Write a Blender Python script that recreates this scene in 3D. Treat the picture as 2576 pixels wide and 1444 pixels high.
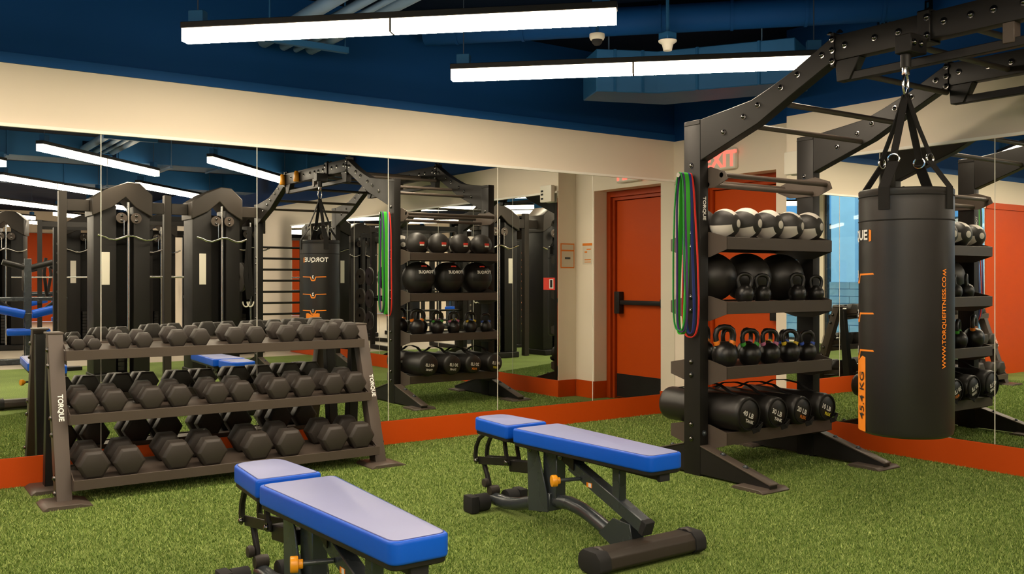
import bpy, bmesh, math, random
import numpy as np
from mathutils import Vector, Matrix, Quaternion
random.seed(7); rng = np.random.default_rng(7)
sc = bpy.context.scene
for o in list(bpy.data.objects): bpy.data.objects.remove(o)
COL = sc.collection
R = math.radians

# ------------------------------------------------------------------ camera
cam_d = bpy.data.cameras.new('camera'); cam = bpy.data.objects.new('camera', cam_d); COL.objects.link(cam)
cam.location = (-6.242, -6.26, 1.25)
cam.rotation_euler = (R(90), 0, R(-34.948))
cam_d.sensor_width = 36.0; cam_d.lens = 2321.75 / 2576 * 36
cam_d.shift_y = -(722 - 702.16) / 2576
cam_d.clip_start = 0.05; cam_d.clip_end = 200
sc.camera = cam
# ------------------------------------------------------------------ world, exposure
w = bpy.data.worlds.new('world'); sc.world = w; w.use_nodes = True
bg = w.node_tree.nodes['Background']; bg.inputs[0].default_value = (.58, .80, 1, 1); bg.inputs[1].default_value = 3.2
sc.view_settings.view_transform = 'Standard'; sc.view_settings.look = 'None'
sc.view_settings.exposure = 0.0; sc.view_settings.gamma = 1.0; sc.view_settings.use_curve_mapping = False
LIGHT_STRENGTH = 11.0; LIGHT_DOWN = 92.0
LIGHT_COLOR = (1.0, .83, .62)

# ------------------------------------------------------------------ materials
def lin(r, g, b):
    f = lambda c: (c/255/12.92) if c/255 <= .04045 else ((c/255+.055)/1.055)**2.4
    return (f(r), f(g), f(b))
MATS = {}
def mat(name, col, rough=.5, metal=0., bump=0., bscale=200., var=0., vscale=8., spec=.5, emit=None, estr=0., coat=0., aniso_noise=None):
    if name in MATS: return MATS[name]
    m = bpy.data.materials.new(name); m.use_nodes = True; nt = m.node_tree; b = nt.nodes['Principled BSDF']
    b.inputs['Base Color'].default_value = (*col, 1); b.inputs['Roughness'].default_value = rough
    b.inputs['Metallic'].default_value = metal; b.inputs['Specular IOR Level'].default_value = spec
    if coat: b.inputs['Coat Weight'].default_value = coat; b.inputs['Coat Roughness'].default_value = .15
    if emit: b.inputs['Emission Color'].default_value = (*emit, 1); b.inputs['Emission Strength'].default_value = estr
    tc = nt.nodes.new('ShaderNodeTexCoord')
    if var:
        n = nt.nodes.new('ShaderNodeTexNoise'); n.inputs['Scale'].default_value = vscale; n.inputs['Detail'].default_value = 4
        nt.links.new(tc.outputs['Object'], n.inputs['Vector'])
        mx = nt.nodes.new('ShaderNodeMix'); mx.data_type = 'RGBA'
        mx.inputs[6].default_value = (*[c*(1-var) for c in col], 1); mx.inputs[7].default_value = (*[min(1, c*(1+var)) for c in col], 1)
        nt.links.new(n.outputs['Fac'], mx.inputs[0]); nt.links.new(mx.outputs[2], b.inputs['Base Color'])
        mr = nt.nodes.new('ShaderNodeMapRange'); mr.inputs[3].default_value = max(.02, rough-.08); mr.inputs[4].default_value = min(1, rough+.08)
        nt.links.new(n.outputs['Fac'], mr.inputs[0]); nt.links.new(mr.outputs[0], b.inputs['Roughness'])
    if bump:
        n2 = nt.nodes.new('ShaderNodeTexNoise'); n2.inputs['Scale'].default_value = bscale; n2.inputs['Detail'].default_value = 3
        nt.links.new(tc.outputs['Object'], n2.inputs['Vector'])
        bp = nt.nodes.new('ShaderNodeBump'); bp.inputs['Strength'].default_value = bump; bp.inputs['Distance'].default_value = .002
        nt.links.new(n2.outputs['Fac'], bp.inputs['Height']); nt.links.new(bp.outputs['Normal'], b.inputs['Normal'])
    MATS[name] = m; return m
M = dict(
 beige=mat('beige_wall_paint', (.81, .715, .585), .75, bump=.08, bscale=90, var=.025, vscale=2),
 blue=mat('blue_wall_paint', (.005, .048, .18), .6, bump=.08, bscale=90, var=.06, vscale=2, spec=.08),
 bluetrim=mat('lighter_blue_trim', (.011, .078, .26), .5, var=.05, spec=.1),  # a lighter blue than the upper wall
 bluedark=mat('dark_blue_ceiling', (.004, .009, .024), .8, var=.2, vscale=1.5, spec=.05),
 duct=mat('blue_painted_duct', (.016, .095, .24), .5, spec=.2, metal=0, bump=.04, bscale=30, var=.12, vscale=3),
 ductpale=mat('pale_blue_pipe', (.07, .13, .22), .45, var=.15, vscale=5),
 orange=mat('orange_paint', (.52, .064, .003), .5, spec=.2, bump=.03, bscale=60, var=.05, vscale=3),
 orangedark=mat('orange_frame_paint', (.38, .044, .003), .45, spec=.25, var=.05),
 black=mat('black_powder_coat', (.012, .0108, .010), .46, spec=.3, bump=.12, bscale=500, var=.12, vscale=6),
 bronze=mat('dark_bronze_powder_coat', (.075, .058, .047), .45, spec=.35, bump=.12, bscale=500, var=.1, vscale=6),
 darkbronze=mat('deep_bronze_powder_coat', (.032, .026, .021), .45, spec=.3, var=.1, vscale=6),
 trimshine=mat('trim_edge_shine', (.93, .90, .82), .35),  # near-white colour stands in for light caught on the mirror channel's polished edge
 rubber=mat('black_rubber', (.034, .028, .024), .5, spec=.35, bump=.25, bscale=300, var=.18, vscale=9),
 gun=mat('gunmetal_paint', (.052, .062, .070), .27, metal=.35, var=.12, vscale=6),
 iron=mat('black_cast_iron', (.010, .009, .0085), .34, bump=.25, bscale=260, var=.2, vscale=10),
 vinyl=mat('black_vinyl', (.012, .0105, .0095), .42, bump=.12, bscale=60, var=.12, vscale=3),
 web=mat('black_webbing', (.008, .007, .0065), .8, spec=.3, bump=.4, bscale=400),
 chrome=mat('chrome', (.75, .74, .72), .12, metal=1.),
 boltsteel=mat('dark_bolt_steel', (.16, .155, .15), .16, metal=1.),
 zinc=mat('zinc_bolt', (.62, .61, .58), .22, metal=1.),
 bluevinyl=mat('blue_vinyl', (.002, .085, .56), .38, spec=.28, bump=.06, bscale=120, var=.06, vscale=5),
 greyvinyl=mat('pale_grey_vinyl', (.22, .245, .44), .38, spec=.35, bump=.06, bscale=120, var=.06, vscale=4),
 white=mat('white_print', (.82, .80, .76), .6),
 plastic=mat('white_plastic', (.78, .74, .64), .4),
 orangeprint=mat('orange_print', (.86, .24, .006), .5),
 yellowprint=mat('yellow_print', (.75, .65, .02), .5),
 yknob=mat('yellow_orange_knob', (.80, .32, .01), .35),
 redprint=mat('red_print', (.75, .05, .03), .5),
 pale=mat('pale_rubber_floor', (.46, .40, .32), .35, var=.08, vscale=2),
 greyball=mat('grey_white_ball_panel', (.62, .58, .52), .55, bump=.2, bscale=250),
 blackball=mat('black_ball_panel', (.020, .018, .016), .5, bump=.5, bscale=160, var=.15, vscale=30),
 slam=mat('charcoal_slam_ball', (.024, .021, .019), .5, bump=.2, bscale=200, var=.15, vscale=10),
 leather=mat('black_leatherette', (.018, .016, .014), .42, bump=.15, bscale=150, var=.12, vscale=10),
 green=mat('green_band', (.05, .48, .03), .5), dgreen=mat('dark_green_band', (.01, .22, .03), .5),
 purple=mat('purple_band', (.09, .04, .20), .5), navy=mat('blue_band', (.02, .04, .22), .5), red=mat('red_band', (.75, .035, .02), .5),
 pink=mat('pink_ring', (.55, .16, .30), .5), yellow=mat('yellow_ring', (.70, .48, .02), .5), greenring=mat('green_ring', (.05, .32, .03), .5),
 orangering=mat('orange_ring', (.75, .20, .01), .5), bluering=mat('blue_ring', (.04, .10, .50), .5),
 paper=mat('paper', (.66, .58, .46), .7), mount=mat('light_mount', (.03, .05, .09), .5),
 diffuser=mat('light_diffuser', (.9, .9, .88), .5, emit=LIGHT_COLOR, estr=LIGHT_STRENGTH),
 lens=mat('light_lens', (.9, .9, .88), .5, emit=LIGHT_COLOR, estr=LIGHT_DOWN),
 exitglow=mat('exit_letter_glow', (.8, .1, .07), .5, emit=(1, .10, .07), estr=2.2),
 purplewall=mat('purple_paint', (.16, .03, .36), .6), dark=mat('dark_recess', (.006, .006, .007), .8),
 facade=mat('pale_blue_facade', (.22, .40, .62), .6, var=.1, vscale=.6), stone=mat('pale_brick', (.50, .60, .66), .8, var=.12, vscale=3),
)
# mirror and glass
def make_mirror():
    m = bpy.data.materials.new('mirror_silver'); m.use_nodes = True; b = m.node_tree.nodes['Principled BSDF']
    b.inputs['Base Color'].default_value = (.86, .885, .86, 1); b.inputs['Metallic'].default_value = 1; b.inputs['Roughness'].default_value = 0.0
    return m
M['mirror'] = make_mirror()
def make_glass():
    m = bpy.data.materials.new('window_glass'); m.use_nodes = True; nt = m.node_tree; nt.nodes.clear()
    o = nt.nodes.new('ShaderNodeOutputMaterial'); t = nt.nodes.new('ShaderNodeBsdfTransparent'); t.inputs[0].default_value = (.85, .95, .95, 1)
    g = nt.nodes.new('ShaderNodeBsdfGlossy'); g.inputs['Roughness'].default_value = .02
    fr = nt.nodes.new('ShaderNodeFresnel'); fr.inputs[0].default_value = 1.45; mx = nt.nodes.new('ShaderNodeMixShader')
    nt.links.new(fr.outputs[0], mx.inputs[0]); nt.links.new(t.outputs[0], mx.inputs[1]); nt.links.new(g.outputs[0], mx.inputs[2]); nt.links.new(mx.outputs[0], o.inputs[0])
    return m
M['glass'] = make_glass()
def make_turf():
    m = bpy.data.materials.new('artificial_turf'); m.use_nodes = True; nt = m.node_tree; b = nt.nodes['Principled BSDF']
    b.inputs['Roughness'].default_value = .85; b.inputs['Specular IOR Level'].default_value = .2
    tc = nt.nodes.new('ShaderNodeTexCoord')
    n1 = nt.nodes.new('ShaderNodeTexNoise'); n1.inputs['Scale'].default_value = 130; n1.inputs['Detail'].default_value = 5
    n2 = nt.nodes.new('ShaderNodeTexNoise'); n2.inputs['Scale'].default_value = 2.2; n2.inputs['Detail'].default_value = 4
    for n in (n1, n2): nt.links.new(tc.outputs['Object'], n.inputs['Vector'])
    r1 = nt.nodes.new('ShaderNodeValToRGB'); e = r1.color_ramp.elements
    e[0].position = .32; e[0].color = (.048, .092, .014, 1); e[1].position = .70; e[1].color = (.285, .370, .098, 1)
    nt.links.new(n1.outputs['Fac'], r1.inputs[0])
    mr = nt.nodes.new('ShaderNodeMapRange'); mr.inputs[1].default_value = .3; mr.inputs[2].default_value = .7; mr.inputs[3].default_value = .82; mr.inputs[4].default_value = 1.15
    nt.links.new(n2.outputs['Fac'], mr.inputs[0])
    mx = nt.nodes.new('ShaderNodeMix'); mx.data_type = 'RGBA'; mx.blend_type = 'MULTIPLY'; mx.inputs[0].default_value = 1
    nt.links.new(r1.outputs[0], mx.inputs[6]); nt.links.new(mr.outputs[0], mx.inputs[7]); nt.links.new(mx.outputs[2], b.inputs['Base Color'])
    bp = nt.nodes.new('ShaderNodeBump'); bp.inputs['Strength'].default_value = .9; bp.inputs['Distance'].default_value = .01
    nt.links.new(n1.outputs['Fac'], bp.inputs['Height']); nt.links.new(bp.outputs['Normal'], b.inputs['Normal'])
    return m
M['turf'] = make_turf()
def make_blade():
    m = bpy.data.materials.new('turf_blade'); m.use_nodes = True; nt = m.node_tree; b = nt.nodes['Principled BSDF']
    b.inputs['Roughness'].default_value = .6; b.inputs['Specular IOR Level'].default_value = .25
    g = nt.nodes.new('ShaderNodeNewGeometry'); r = nt.nodes.new('ShaderNodeValToRGB'); e = r.color_ramp.elements
    e[0].position = 0; e[0].color = (.054, .108, .017, 1); e[1].position = 1; e[1].color = (.40, .48, .155, 1)
    x = r.color_ramp.elements.new(.55); x.color = (.158, .245, .044, 1)
    nt.links.new(g.outputs['Random Per Island'], r.inputs[0]); nt.links.new(r.outputs[0], b.inputs['Base Color'])
    return m
M['blade'] = make_blade()

# ------------------------------------------------------------------ lettering (converted to mesh once, before the scene grows)
_TXT = {}
def prep_text(strings, bold=.028):
    obs = []
    for s in strings:
        cu = bpy.data.curves.new('lettering', 'FONT'); cu.body = s; cu.size = 1; cu.align_x = 'CENTER'; cu.align_y = 'CENTER'; cu.offset = bold; cu.resolution_u = 3
        ob = bpy.data.objects.new('lettering', cu); COL.objects.link(ob); obs.append((s, ob))
    dg = bpy.context.evaluated_depsgraph_get()
    for s, ob in obs:
        me = bpy.data.meshes.new_from_object(ob.evaluated_get(dg))
        vs = [tuple(v.co) for v in me.vertices]; fs = [tuple(p.vertices) for p in me.polygons]
        xs = [v[0] for v in vs]; ys = [v[1] for v in vs]; cx = (min(xs)+max(xs))/2; cy = (min(ys)+max(ys))/2
        assert all(len(f) == 3 for f in fs), s
        _TXT[s] = ([(v[0]-cx, v[1]-cy) for v in vs], fs, max(xs)-min(xs), max(ys)-min(ys)); bpy.data.meshes.remove(me)
    for s, ob in obs:
        cu = ob.data; bpy.data.objects.remove(ob); bpy.data.curves.remove(cu)
prep_text(['TORQUE', '1', '2', '3', 'EXIT', '40 LB', '30 LB', '20 LB', '10 LB', 'TANK', 'FLEX'])
prep_text(['45.4 KG'], .006); prep_text(['WWW.TORQUEFITNESS.CO', 'W'], .016)

# ------------------------------------------------------------------ mesh builder
class MB:
    def __init__(s): s.v = []; s.f = []; s.m = []
    def add(s, vs, fs, mi=0):
        k = len(s.v); s.v += [tuple(v) for v in vs]; s.f += [tuple(i+k for i in f) for f in fs]; s.m += [mi]*len(fs); return s
    def bx(s, x0, x1, y0, y1, z0, z1, mi=0):
        return s.add([(x0,y0,z0),(x1,y0,z0),(x1,y1,z0),(x0,y1,z0),(x0,y0,z1),(x1,y0,z1),(x1,y1,z1),(x0,y1,z1)],
                     [(0,3,2,1),(4,5,6,7),(0,1,5,4),(1,2,6,5),(2,3,7,6),(3,0,4,7)], mi)
    def beam(s, p0, p1, wd, ht, up=(0,0,1), mi=0):
        p0 = Vector(p0); p1 = Vector(p1); d = (p1-p0).normalized(); sd = d.cross(Vector(up))
        if sd.length < 1e-5: sd = d.cross(Vector((1,0,0)))
        sd.normalize(); u = sd.cross(d).normalized(); a = sd*wd/2; b = u*ht/2
        vs = [p0-a-b, p0+a-b, p0+a+b, p0-a+b, p1-a-b, p1+a-b, p1+a+b, p1-a+b]
        return s.add(vs, [(0,1,2,3),(4,7,6,5),(0,4,5,1),(1,5,6,2),(2,6,7,3),(3,7,4,0)], mi)
    def cyl(s, p0, p1, r, n=12, r1=None, mi=0, caps=True):
        p0 = Vector(p0); p1 = Vector(p1); d = (p1-p0).normalized(); r1 = r if r1 is None else r1
        a = d.orthogonal().normalized(); b = d.cross(a); vs = []
        for p, rr in ((p0, r), (p1, r1)):
            for i in range(n): t = 2*math.pi*i/n; vs.append(p+(a*math.cos(t)+b*math.sin(t))*rr)
        fs = [(i, (i+1) % n, n+(i+1) % n, n+i) for i in range(n)]
        if caps: fs += [tuple(reversed(range(n))), tuple(range(n, 2*n))]
        return s.add(vs, fs, mi)
    def tube(s, path, r, n=8, closed=False, mi=0, flat=None):
        P = [Vector(p) for p in path]; N = len(P); vs = []; prev = None
        rr = r if isinstance(r, (list, tuple)) else [r]*N
        for i, p in enumerate(P):
            t = (P[(i+1) % N]-P[i-1]) if closed else (P[min(i+1, N-1)]-P[max(i-1, 0)])
            t.normalize()
            if prev is None: a = t.orthogonal().normalized()
            else:
                a = prev-t*prev.dot(t); a = a.normalized() if a.length > 1e-6 else t.orthogonal().normalized()
            prev = a; b = t.cross(a)
            for k in range(n): q = 2*math.pi*k/n; vs.append(p+(a*math.cos(q)+b*math.sin(q))*rr[i])
        fs = []
        for i in range(N if closed else N-1):
            j = (i+1) % N
            for k in range(n): l = (k+1) % n; fs.append((i*n+k, i*n+l, j*n+l, j*n+k))
        if not closed: fs += [tuple(reversed(range(n))), tuple(range((N-1)*n, N*n))]
        return s.add(vs, fs, mi)
    def strap(s, path, wdir, width, th, closed=False, mi=0):
        """flat band along path; wdir = vector (or list) across the band"""
        P = [Vector(p) for p in path]; N = len(P); vs = []
        W = wdir if isinstance(wdir, list) else [wdir]*N
        for i, p in enumerate(P):
            t = (P[(i+1) % N]-P[i-1]) if closed else (P[min(i+1, N-1)]-P[max(i-1, 0)])
            t.normalize(); wv = Vector(W[i]); wv = (wv-t*wv.dot(t)).normalized(); nn = t.cross(wv)
            for a, b in ((-1,-1), (1,-1), (1,1), (-1,1)): vs.append(p+wv*width/2*a+nn*th/2*b)
        fs = []
        for i in range(N if closed else N-1):
            j = (i+1) % N
            for k in range(4): l = (k+1) % 4; fs.append((i*4+k, i*4+l, j*4+l, j*4+k))
        if not closed: fs += [(3,2,1,0), tuple(range((N-1)*4, N*4))]
        return s.add(vs, fs, mi)
    def prism(s, poly, axis, a0, a1, mi=0):
        """poly: 2-D outline in the two axes other than AXIS (x: y,z ; y: x,z ; z: x,y), extruded a0..a1"""
        def P(p, a): return {'x': (a, p[0], p[1]), 'y': (p[0], a, p[1]), 'z': (p[0], p[1], a)}[axis]
        n = len(poly); vs = [P(p, a0) for p in poly]+[P(p, a1) for p in poly]
        fs = [tuple(reversed(range(n))), tuple(range(n, 2*n))]+[(i, (i+1) % n, n+(i+1) % n, n+i) for i in range(n)]
        return s.add(vs, fs, mi)
    def lathe(s, prof, n=24, c=(0,0,0), axis='z', mi=0, mf=None):
        vs = []; fs = []; ms = []; k = len(prof)
        def P(r, h, t):
            a, b = r*math.cos(t), r*math.sin(t)
            return {'z': (c[0]+a, c[1]+b, c[2]+h), 'y': (c[0]+a, c[1]+h, c[2]+b), 'x': (c[0]+h, c[1]+a, c[2]+b)}[axis]
        for i in range(n):
            for r, h in prof: vs.append(P(r, h, 2*math.pi*i/n))
        for i in range(n):
            j = (i+1) % n
            for q in range(k-1):
                f = [i*k+q, j*k+q, j*k+q+1, i*k+q+1]
                if prof[q][0] < 1e-7: f = [i*k+q, j*k+q+1, i*k+q+1]
                elif prof[q+1][0] < 1e-7: f = [i*k+q, j*k+q, i*k+q+1]
                fs.append(tuple(f)); ms.append(mf(i, q) if mf else mi)
        kk = len(s.v); s.v += vs; s.f += [tuple(a+kk for a in f) for f in fs]; s.m += ms; return s
    def torus(s, c, R_, r, nrm=(0,0,1), n=20, m=8, mi=0):
        nrm = Vector(nrm).normalized(); a = nrm.orthogonal().normalized(); b = nrm.cross(a); c = Vector(c)
        return s.tube([c+(a*math.cos(2*math.pi*i/n)+b*math.sin(2*math.pi*i/n))*R_ for i in range(n)], r, m, True, mi)
    def text(s, t, size, o, xd, yd, th=.001, mi=0):
        vs, fs, _, _ = _TXT[t]; o = Vector(o); xd = Vector(xd); yd = Vector(yd); nn = xd.cross(yd).normalized()
        return s.add([o+xd*(x*size)+yd*(y*size)+nn*th for x, y in vs], fs, mi)
    def xf(s, Mx): s.v = [tuple(Mx @ Vector(v)) for v in s.v]; return s
    def mesh(s, name, mats, bevel=0, seg=1, smooth=None):
        me = bpy.data.meshes.new(name); me.from_pydata(s.v, [], s.f)
        mats = mats if isinstance(mats, (list, tuple)) else [mats]
        for q in mats: me.materials.append(M[q] if isinstance(q, str) else q)
        me.polygons.foreach_set('material_index', s.m)
        bm = bmesh.new(); bm.from_mesh(me); bmesh.ops.recalc_face_normals(bm, faces=bm.faces)
        if bevel:
            bm.normal_update()
            ed = [e for e in bm.edges if len(e.link_faces) == 2 and e.calc_face_angle(0) > R(28)]
            bmesh.ops.bevel(bm, geom=ed, offset=bevel, segments=seg, profile=.6, affect='EDGES', clamp_overlap=True)
        bm.to_mesh(me); bm.free()
        if smooth is not None or bevel:
            me.polygons.foreach_set('use_smooth', [True]*len(me.polygons)); me.set_sharp_from_angle(angle=R(smooth or 40))
        me.update(); return me
    def build(s, name, mats, parent=None, bevel=0, seg=1, smooth=None, world=False, loc=None):
        if world and parent is not None:
            q = parent.location if parent.parent is None else parent.location+parent.parent.location
            s.v = [(a-q[0], b-q[1], c-q[2]) for a, b, c in s.v]
        if loc is not None: s.v = [(a-loc[0], b-loc[1], c-loc[2]) for a, b, c in s.v]
        o = bpy.data.objects.new(name, s.mesh(name, mats, bevel, seg, smooth)); COL.objects.link(o)
        if parent is not None: o.parent = parent
        if loc is not None: o.location = loc
        return o
def thing(name, label, cat, loc=(0,0,0), rz=0, group=None):
    o = bpy.data.objects.new(name, None); COL.objects.link(o); o.location = loc; o.rotation_euler = (0,0,rz)
    o.empty_display_size = .1; return tag(o, label, cat, group)
def tag(o, label=None, cat=None, group=None, kind=None):
    for k, v in (('label', label), ('category', cat), ('group', group), ('kind', kind)):
        if v: o[k] = v
    return o
def struct(name, mb, mats, bevel=0, label=None, cat=None, parent=None):
    o = mb.build(name, mats, parent, bevel); o['kind'] = 'structure'
    if label: o['label'] = label
    if cat: o['category'] = cat
    return o
def dup(root, loc, rz=0, scale=None, label=None, group=None, rot=None):
    r = root.copy(); COL.objects.link(r); r.location = loc; r.rotation_euler = rot or (0,0,rz)
    if scale: r.scale = (scale,)*3 if not isinstance(scale, tuple) else scale
    if label: r['label'] = label
    if group: r['group'] = group
    for ch in root.children:
        c = ch.copy(); COL.objects.link(c); c.parent = r
        for g in ch.children: d = g.copy(); COL.objects.link(d); d.parent = c
    return r
# shared bolt: dome head on a washer, axis +Z
def bolt_mesh(name, r, m1):
    b = MB(); b.lathe([(0, 0), (r*1.5, 0), (r*1.5, r*.25), (r, r*.3), (r*.9, r*.75), (r*.5, r*1.05), (0, r*1.15)], 10, mi=0)
    return b.mesh(name, [m1], smooth=50)
BOLT = bolt_mesh('bolt', .0125, 'boltsteel'); BOLT_DARK = bolt_mesh('bolt_dark', .013, 'gun')
def bolts(parent, pts, nrm, me=None, world=True):
    q = Vector((0,0,1)).rotation_difference(Vector(nrm)).to_euler()
    off = Vector((0,0,0))
    if world: off = parent.location if parent.parent is None else parent.location+parent.parent.location
    for p in pts:
        o = bpy.data.objects.new('bolt', me or BOLT); COL.objects.link(o); o.parent = parent; o.location = Vector(p)-off; o.rotation_euler = q
ORD = ['first', 'second', 'third', 'fourth', 'fifth', 'sixth', 'seventh', 'eighth', 'ninth', 'tenth', 'eleventh', 'twelfth']

# =================================================================== the room
ZT = 2.545; ZC = 3.25; XW = -9.5; YB = -24.0; J = -.24; YJ = -1.49; TURF = -8.2
struct('floor', MB().bx(XW, .4, TURF, .15, -.1, 0), 'turf', label='green artificial turf floor', cat='floor')
struct('floor', MB().bx(XW, .15, YB, TURF, -.1, -.004), 'pale', label='pale smooth floor beyond the turf', cat='floor')
struct('ceiling', MB().bx(XW-.15, .4, YB-.15, .15, ZC, ZC+.12), 'bluedark', label='dark navy painted open ceiling', cat='ceiling')
struct('wall_left', MB().bx(XW, .4, 0, .15, 0, ZT), 'beige', label='beige wall carrying the long row of mirrors', cat='wall')
struct('wall_left_upper', MB().bx(XW, .4, 0, .15, ZT, ZC), 'blue', label='blue upper wall above the mirror wall', cat='wall')
struct('trim_1', MB().bx(XW, 0, -.014, 0, ZT, ZT+.062), 'bluetrim', label='blue trim strip along top of beige wall', cat='trim')
# door wall (plane x=0), with the recessed door opening
D0, D1, DZ = -1.19, -.20, 2.17
b = MB().bx(0, .17, D1, 0, 0, ZT).bx(0, .17, YJ, D0, 0, ZT).bx(0, .17, D0, D1, DZ, ZT)
b.bx(.17, .40, YJ, D0-.001, 0, ZT).bx(.17, .40, D1+.001, 0, 0, ZT).bx(.17, .40, D0-.001, D1+.001, DZ+.001, ZT).bx(.33, .40, D0, D1, 0, DZ)
struct('wall_right', b, 'beige', label='beige wall around the recessed orange door', cat='wall')
struct('wall_right_upper', MB().bx(0, .40, YJ, 0, ZT, ZC), 'blue', label='blue upper wall above the orange door', cat='wall')
struct('wall_jut', MB().bx(J, .15, YB, YJ, 0, ZT), 'beige', label='beige stepped-out wall carrying the mirrors behind the rig', cat='wall')
struct('wall_jut_upper', MB().bx(J, .15, YB, YJ, ZT, ZC-.02), 'blue', label='blue upper part of the stepped-out mirror wall', cat='wall')
# baseboards
HB = .178
struct('baseboard_left', MB().bx(-6.045, -.013, -.016, 0, 0, HB), 'orange', .002, 'orange baseboard under the mirror wall', 'baseboard')
b = MB().bx(-.013, 0, D1, -.016, 0, HB).bx(-.013, 0, YJ+.013, D0, 0, HB)
struct('baseboard_door', b, 'orange', .0015, 'orange baseboard beside the recessed door', 'baseboard')
b = MB().bx(J-.016, J, -9.0, YJ+.013, 0, HB).bx(J, -.013, YJ, YJ+.013, 0, HB)
struct('baseboard_right', b, 'orange', .0015, 'orange baseboard under the mirrors behind the punching bag', 'baseboard')
b = MB().bx(0, .17, D0, D0+.004, 0, HB); struct('baseboard_reveal', b, 'orange', label='orange baseboard inside the door reveal', cat='baseboard')
# orange painted stretch beyond the mirrors, window wall, back wall
struct('wall_orange', MB().bx(XW, -6.06, -.012, 0, 0, 2.2).bx(XW, -6.06, -.03, 0, 2.16, 2.24), 'orange', label='orange painted stretch of wall beyond the mirrors', cat='wall')
wy = [-.9-2.35*i for i in range(8)]
b = MB(); prev = 0.0
for y in wy:
    b.bx(XW-.15, XW, y, prev, 0, ZC); prev = y-1.75
    b.bx(XW-.15, XW, prev, y, 0, .03).bx(XW-.15, XW, prev, y, 3.05, ZC)
b.bx(XW-.15, XW, YB, prev, 0, ZC)
struct('wall_window', b, 'beige', label='beige wall of tall windows facing the street', cat='wall')
def window_x(n, y0, y1, z0, z1):
    f = MB(); 
    for a, c in ((y0, y0+.05), (y1-.05, y1), ((y0+y1)/2-.025, (y0+y1)/2+.025)): f.bx(XW-.12, XW-.04, a, c, z0, z1)
    for a, c in ((z0, z0+.05), (z1-.05, z1)): f.bx(XW-.12, XW-.04, y0, y1, a, c)
    o = struct('window_%d' % n, f, 'gun', label='tall dark framed street window, bay %s from the mirror wall' % ORD[n-1], cat='window')
    for a, c in ((y0+.05, (y0+y1)/2-.025), ((y0+y1)/2+.025, y1-.05)): MB().bx(XW-.085, XW-.079, a, c, z0+.05, z1-.05).build('pane', 'glass', o)
for i, y in enumerate(wy): window_x(i+1, y-1.75, y, .03, 3.05)
b = MB().bx(XW, -4.9, YB-.15, YB, 0, ZC).bx(-3.7, .15, YB-.15, YB, 0, ZC).bx(-4.9, -3.7, YB-.15, YB, 0, .8).bx(-4.9, -3.7, YB-.15, YB, 2.1, ZC)
struct('wall_back', b, 'beige', label='beige far end wall of the gym', cat='wall')
struct('wall_back_panel', MB().bx(-3.2, -1.5, YB, YB+.03, 0, 2.6).bx(-8.5, -6.2, YB, YB+.03, 0, 2.6), 'orange', label='orange painted panels on the far end wall', cat='wall')
o = struct('window_9', MB().bx(-4.9, -3.7, YB-.1, YB-.04, .8, .85).bx(-4.9, -3.7, YB-.1, YB-.04, 2.05, 2.1).bx(-4.33, -4.27, YB-.1, YB-.04, .8, 2.1), 'gun', label='small window in the far end wall', cat='window')
MB().bx(-4.9, -3.7, YB-.075, YB-.07, .85, 2.05).build('pane', 'glass', o)
# outside
ob = thing('street_building', 'pale blue building facade across the street', 'building', (-15, -10, 0))
MB().bx(-15.4, -15, -36, 12, -.5, 9).build('wall', 'facade', ob, world=True)
for i in range(10): MB().bx(-15.0, -14.7, -25.6+i*3.4, -24.9+i*3.4, -.5, 9).build('pilaster', 'stone', ob, world=True)
for i in range(9):
    for k in range(3):
        MB().bx(-15.0, -14.96, -24+i*3.4, -22.2+i*3.4, .8+k*2.7, 2.7+k*2.7).build('pane', 'gun', ob, world=True)
ob = thing('street_planter_wall', 'low pale brick planter wall outside the windows', 'wall', (-11.2, -8, 0))
for k in range(10):
    for i in range(24):
        y = .5-i*.52-(.26 if k % 2 else 0); MB().bx(-11.4, -11.0, y-.505, y, -.3+k*.15, -.165+k*.15).build('brick', 'stone', ob, world=True)
MB().bx(-11.38, -11.02, -12.5, .5, -.3, 1.19).build('mortar', 'facade', ob, world=True)
struct('ground_outside', MB().bx(-30, XW-.15, -30, 10, -.5, -.3), 'stone', label='pale pavement outside the windows', cat='ground')

# ------------------------------------------------------------------- mirrors
seams = [-.004, -1.009, -2.018, -3.015, -4.029, -5.034, -6.042]
ZM0, ZM1 = .180, 2.163
for i in range(6):
    x1, x0 = seams[i]-.0015, seams[i+1]+.0015
    o = MB().bx(x0, x1, -.010, -.004, ZM0, ZM1).build('mirror_panel', 'mirror')
    tag(o, 'frameless mirror panel on the beige left wall, %s from the door corner' % ORD[i], 'mirror', 'mirror panels on the left wall')
    MB().bx(x0-.0035, x0+.0010, -.0118, -.0102, ZM0, ZM1).build('edge_strip', 'plastic', o)
ys = [YJ-.004]+[YJ-.83*(i+1) for i in range(9)]
for i in range(9):
    y1, y0 = ys[i]-.0015, ys[i+1]+.0015
    o = MB().bx(J-.010, J-.004, y0, y1, ZM0, ZM1).build('mirror_panel', 'mirror')
    tag(o, 'frameless mirror panel behind the black rig, %s from the door recess' % ORD[i], 'mirror', 'mirror panels behind the rig')
    MB().bx(J-.0118, J-.0102, y0-.0035, y0+.0010, ZM0, ZM1).build('edge_strip', 'plastic', o)
struct('trim_2', MB().bx(-6.05, -.004, -.022, 0, ZM1, ZM1+.020), 'trimshine', label='channel with painted edge shine along the top of left mirrors', cat='trim')
struct('trim_3', MB().bx(J-.022, J, -9.0, YJ, ZM1, ZM1+.020), 'trimshine', label='channel with painted edge shine along the top of right mirrors', cat='trim')

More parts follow.
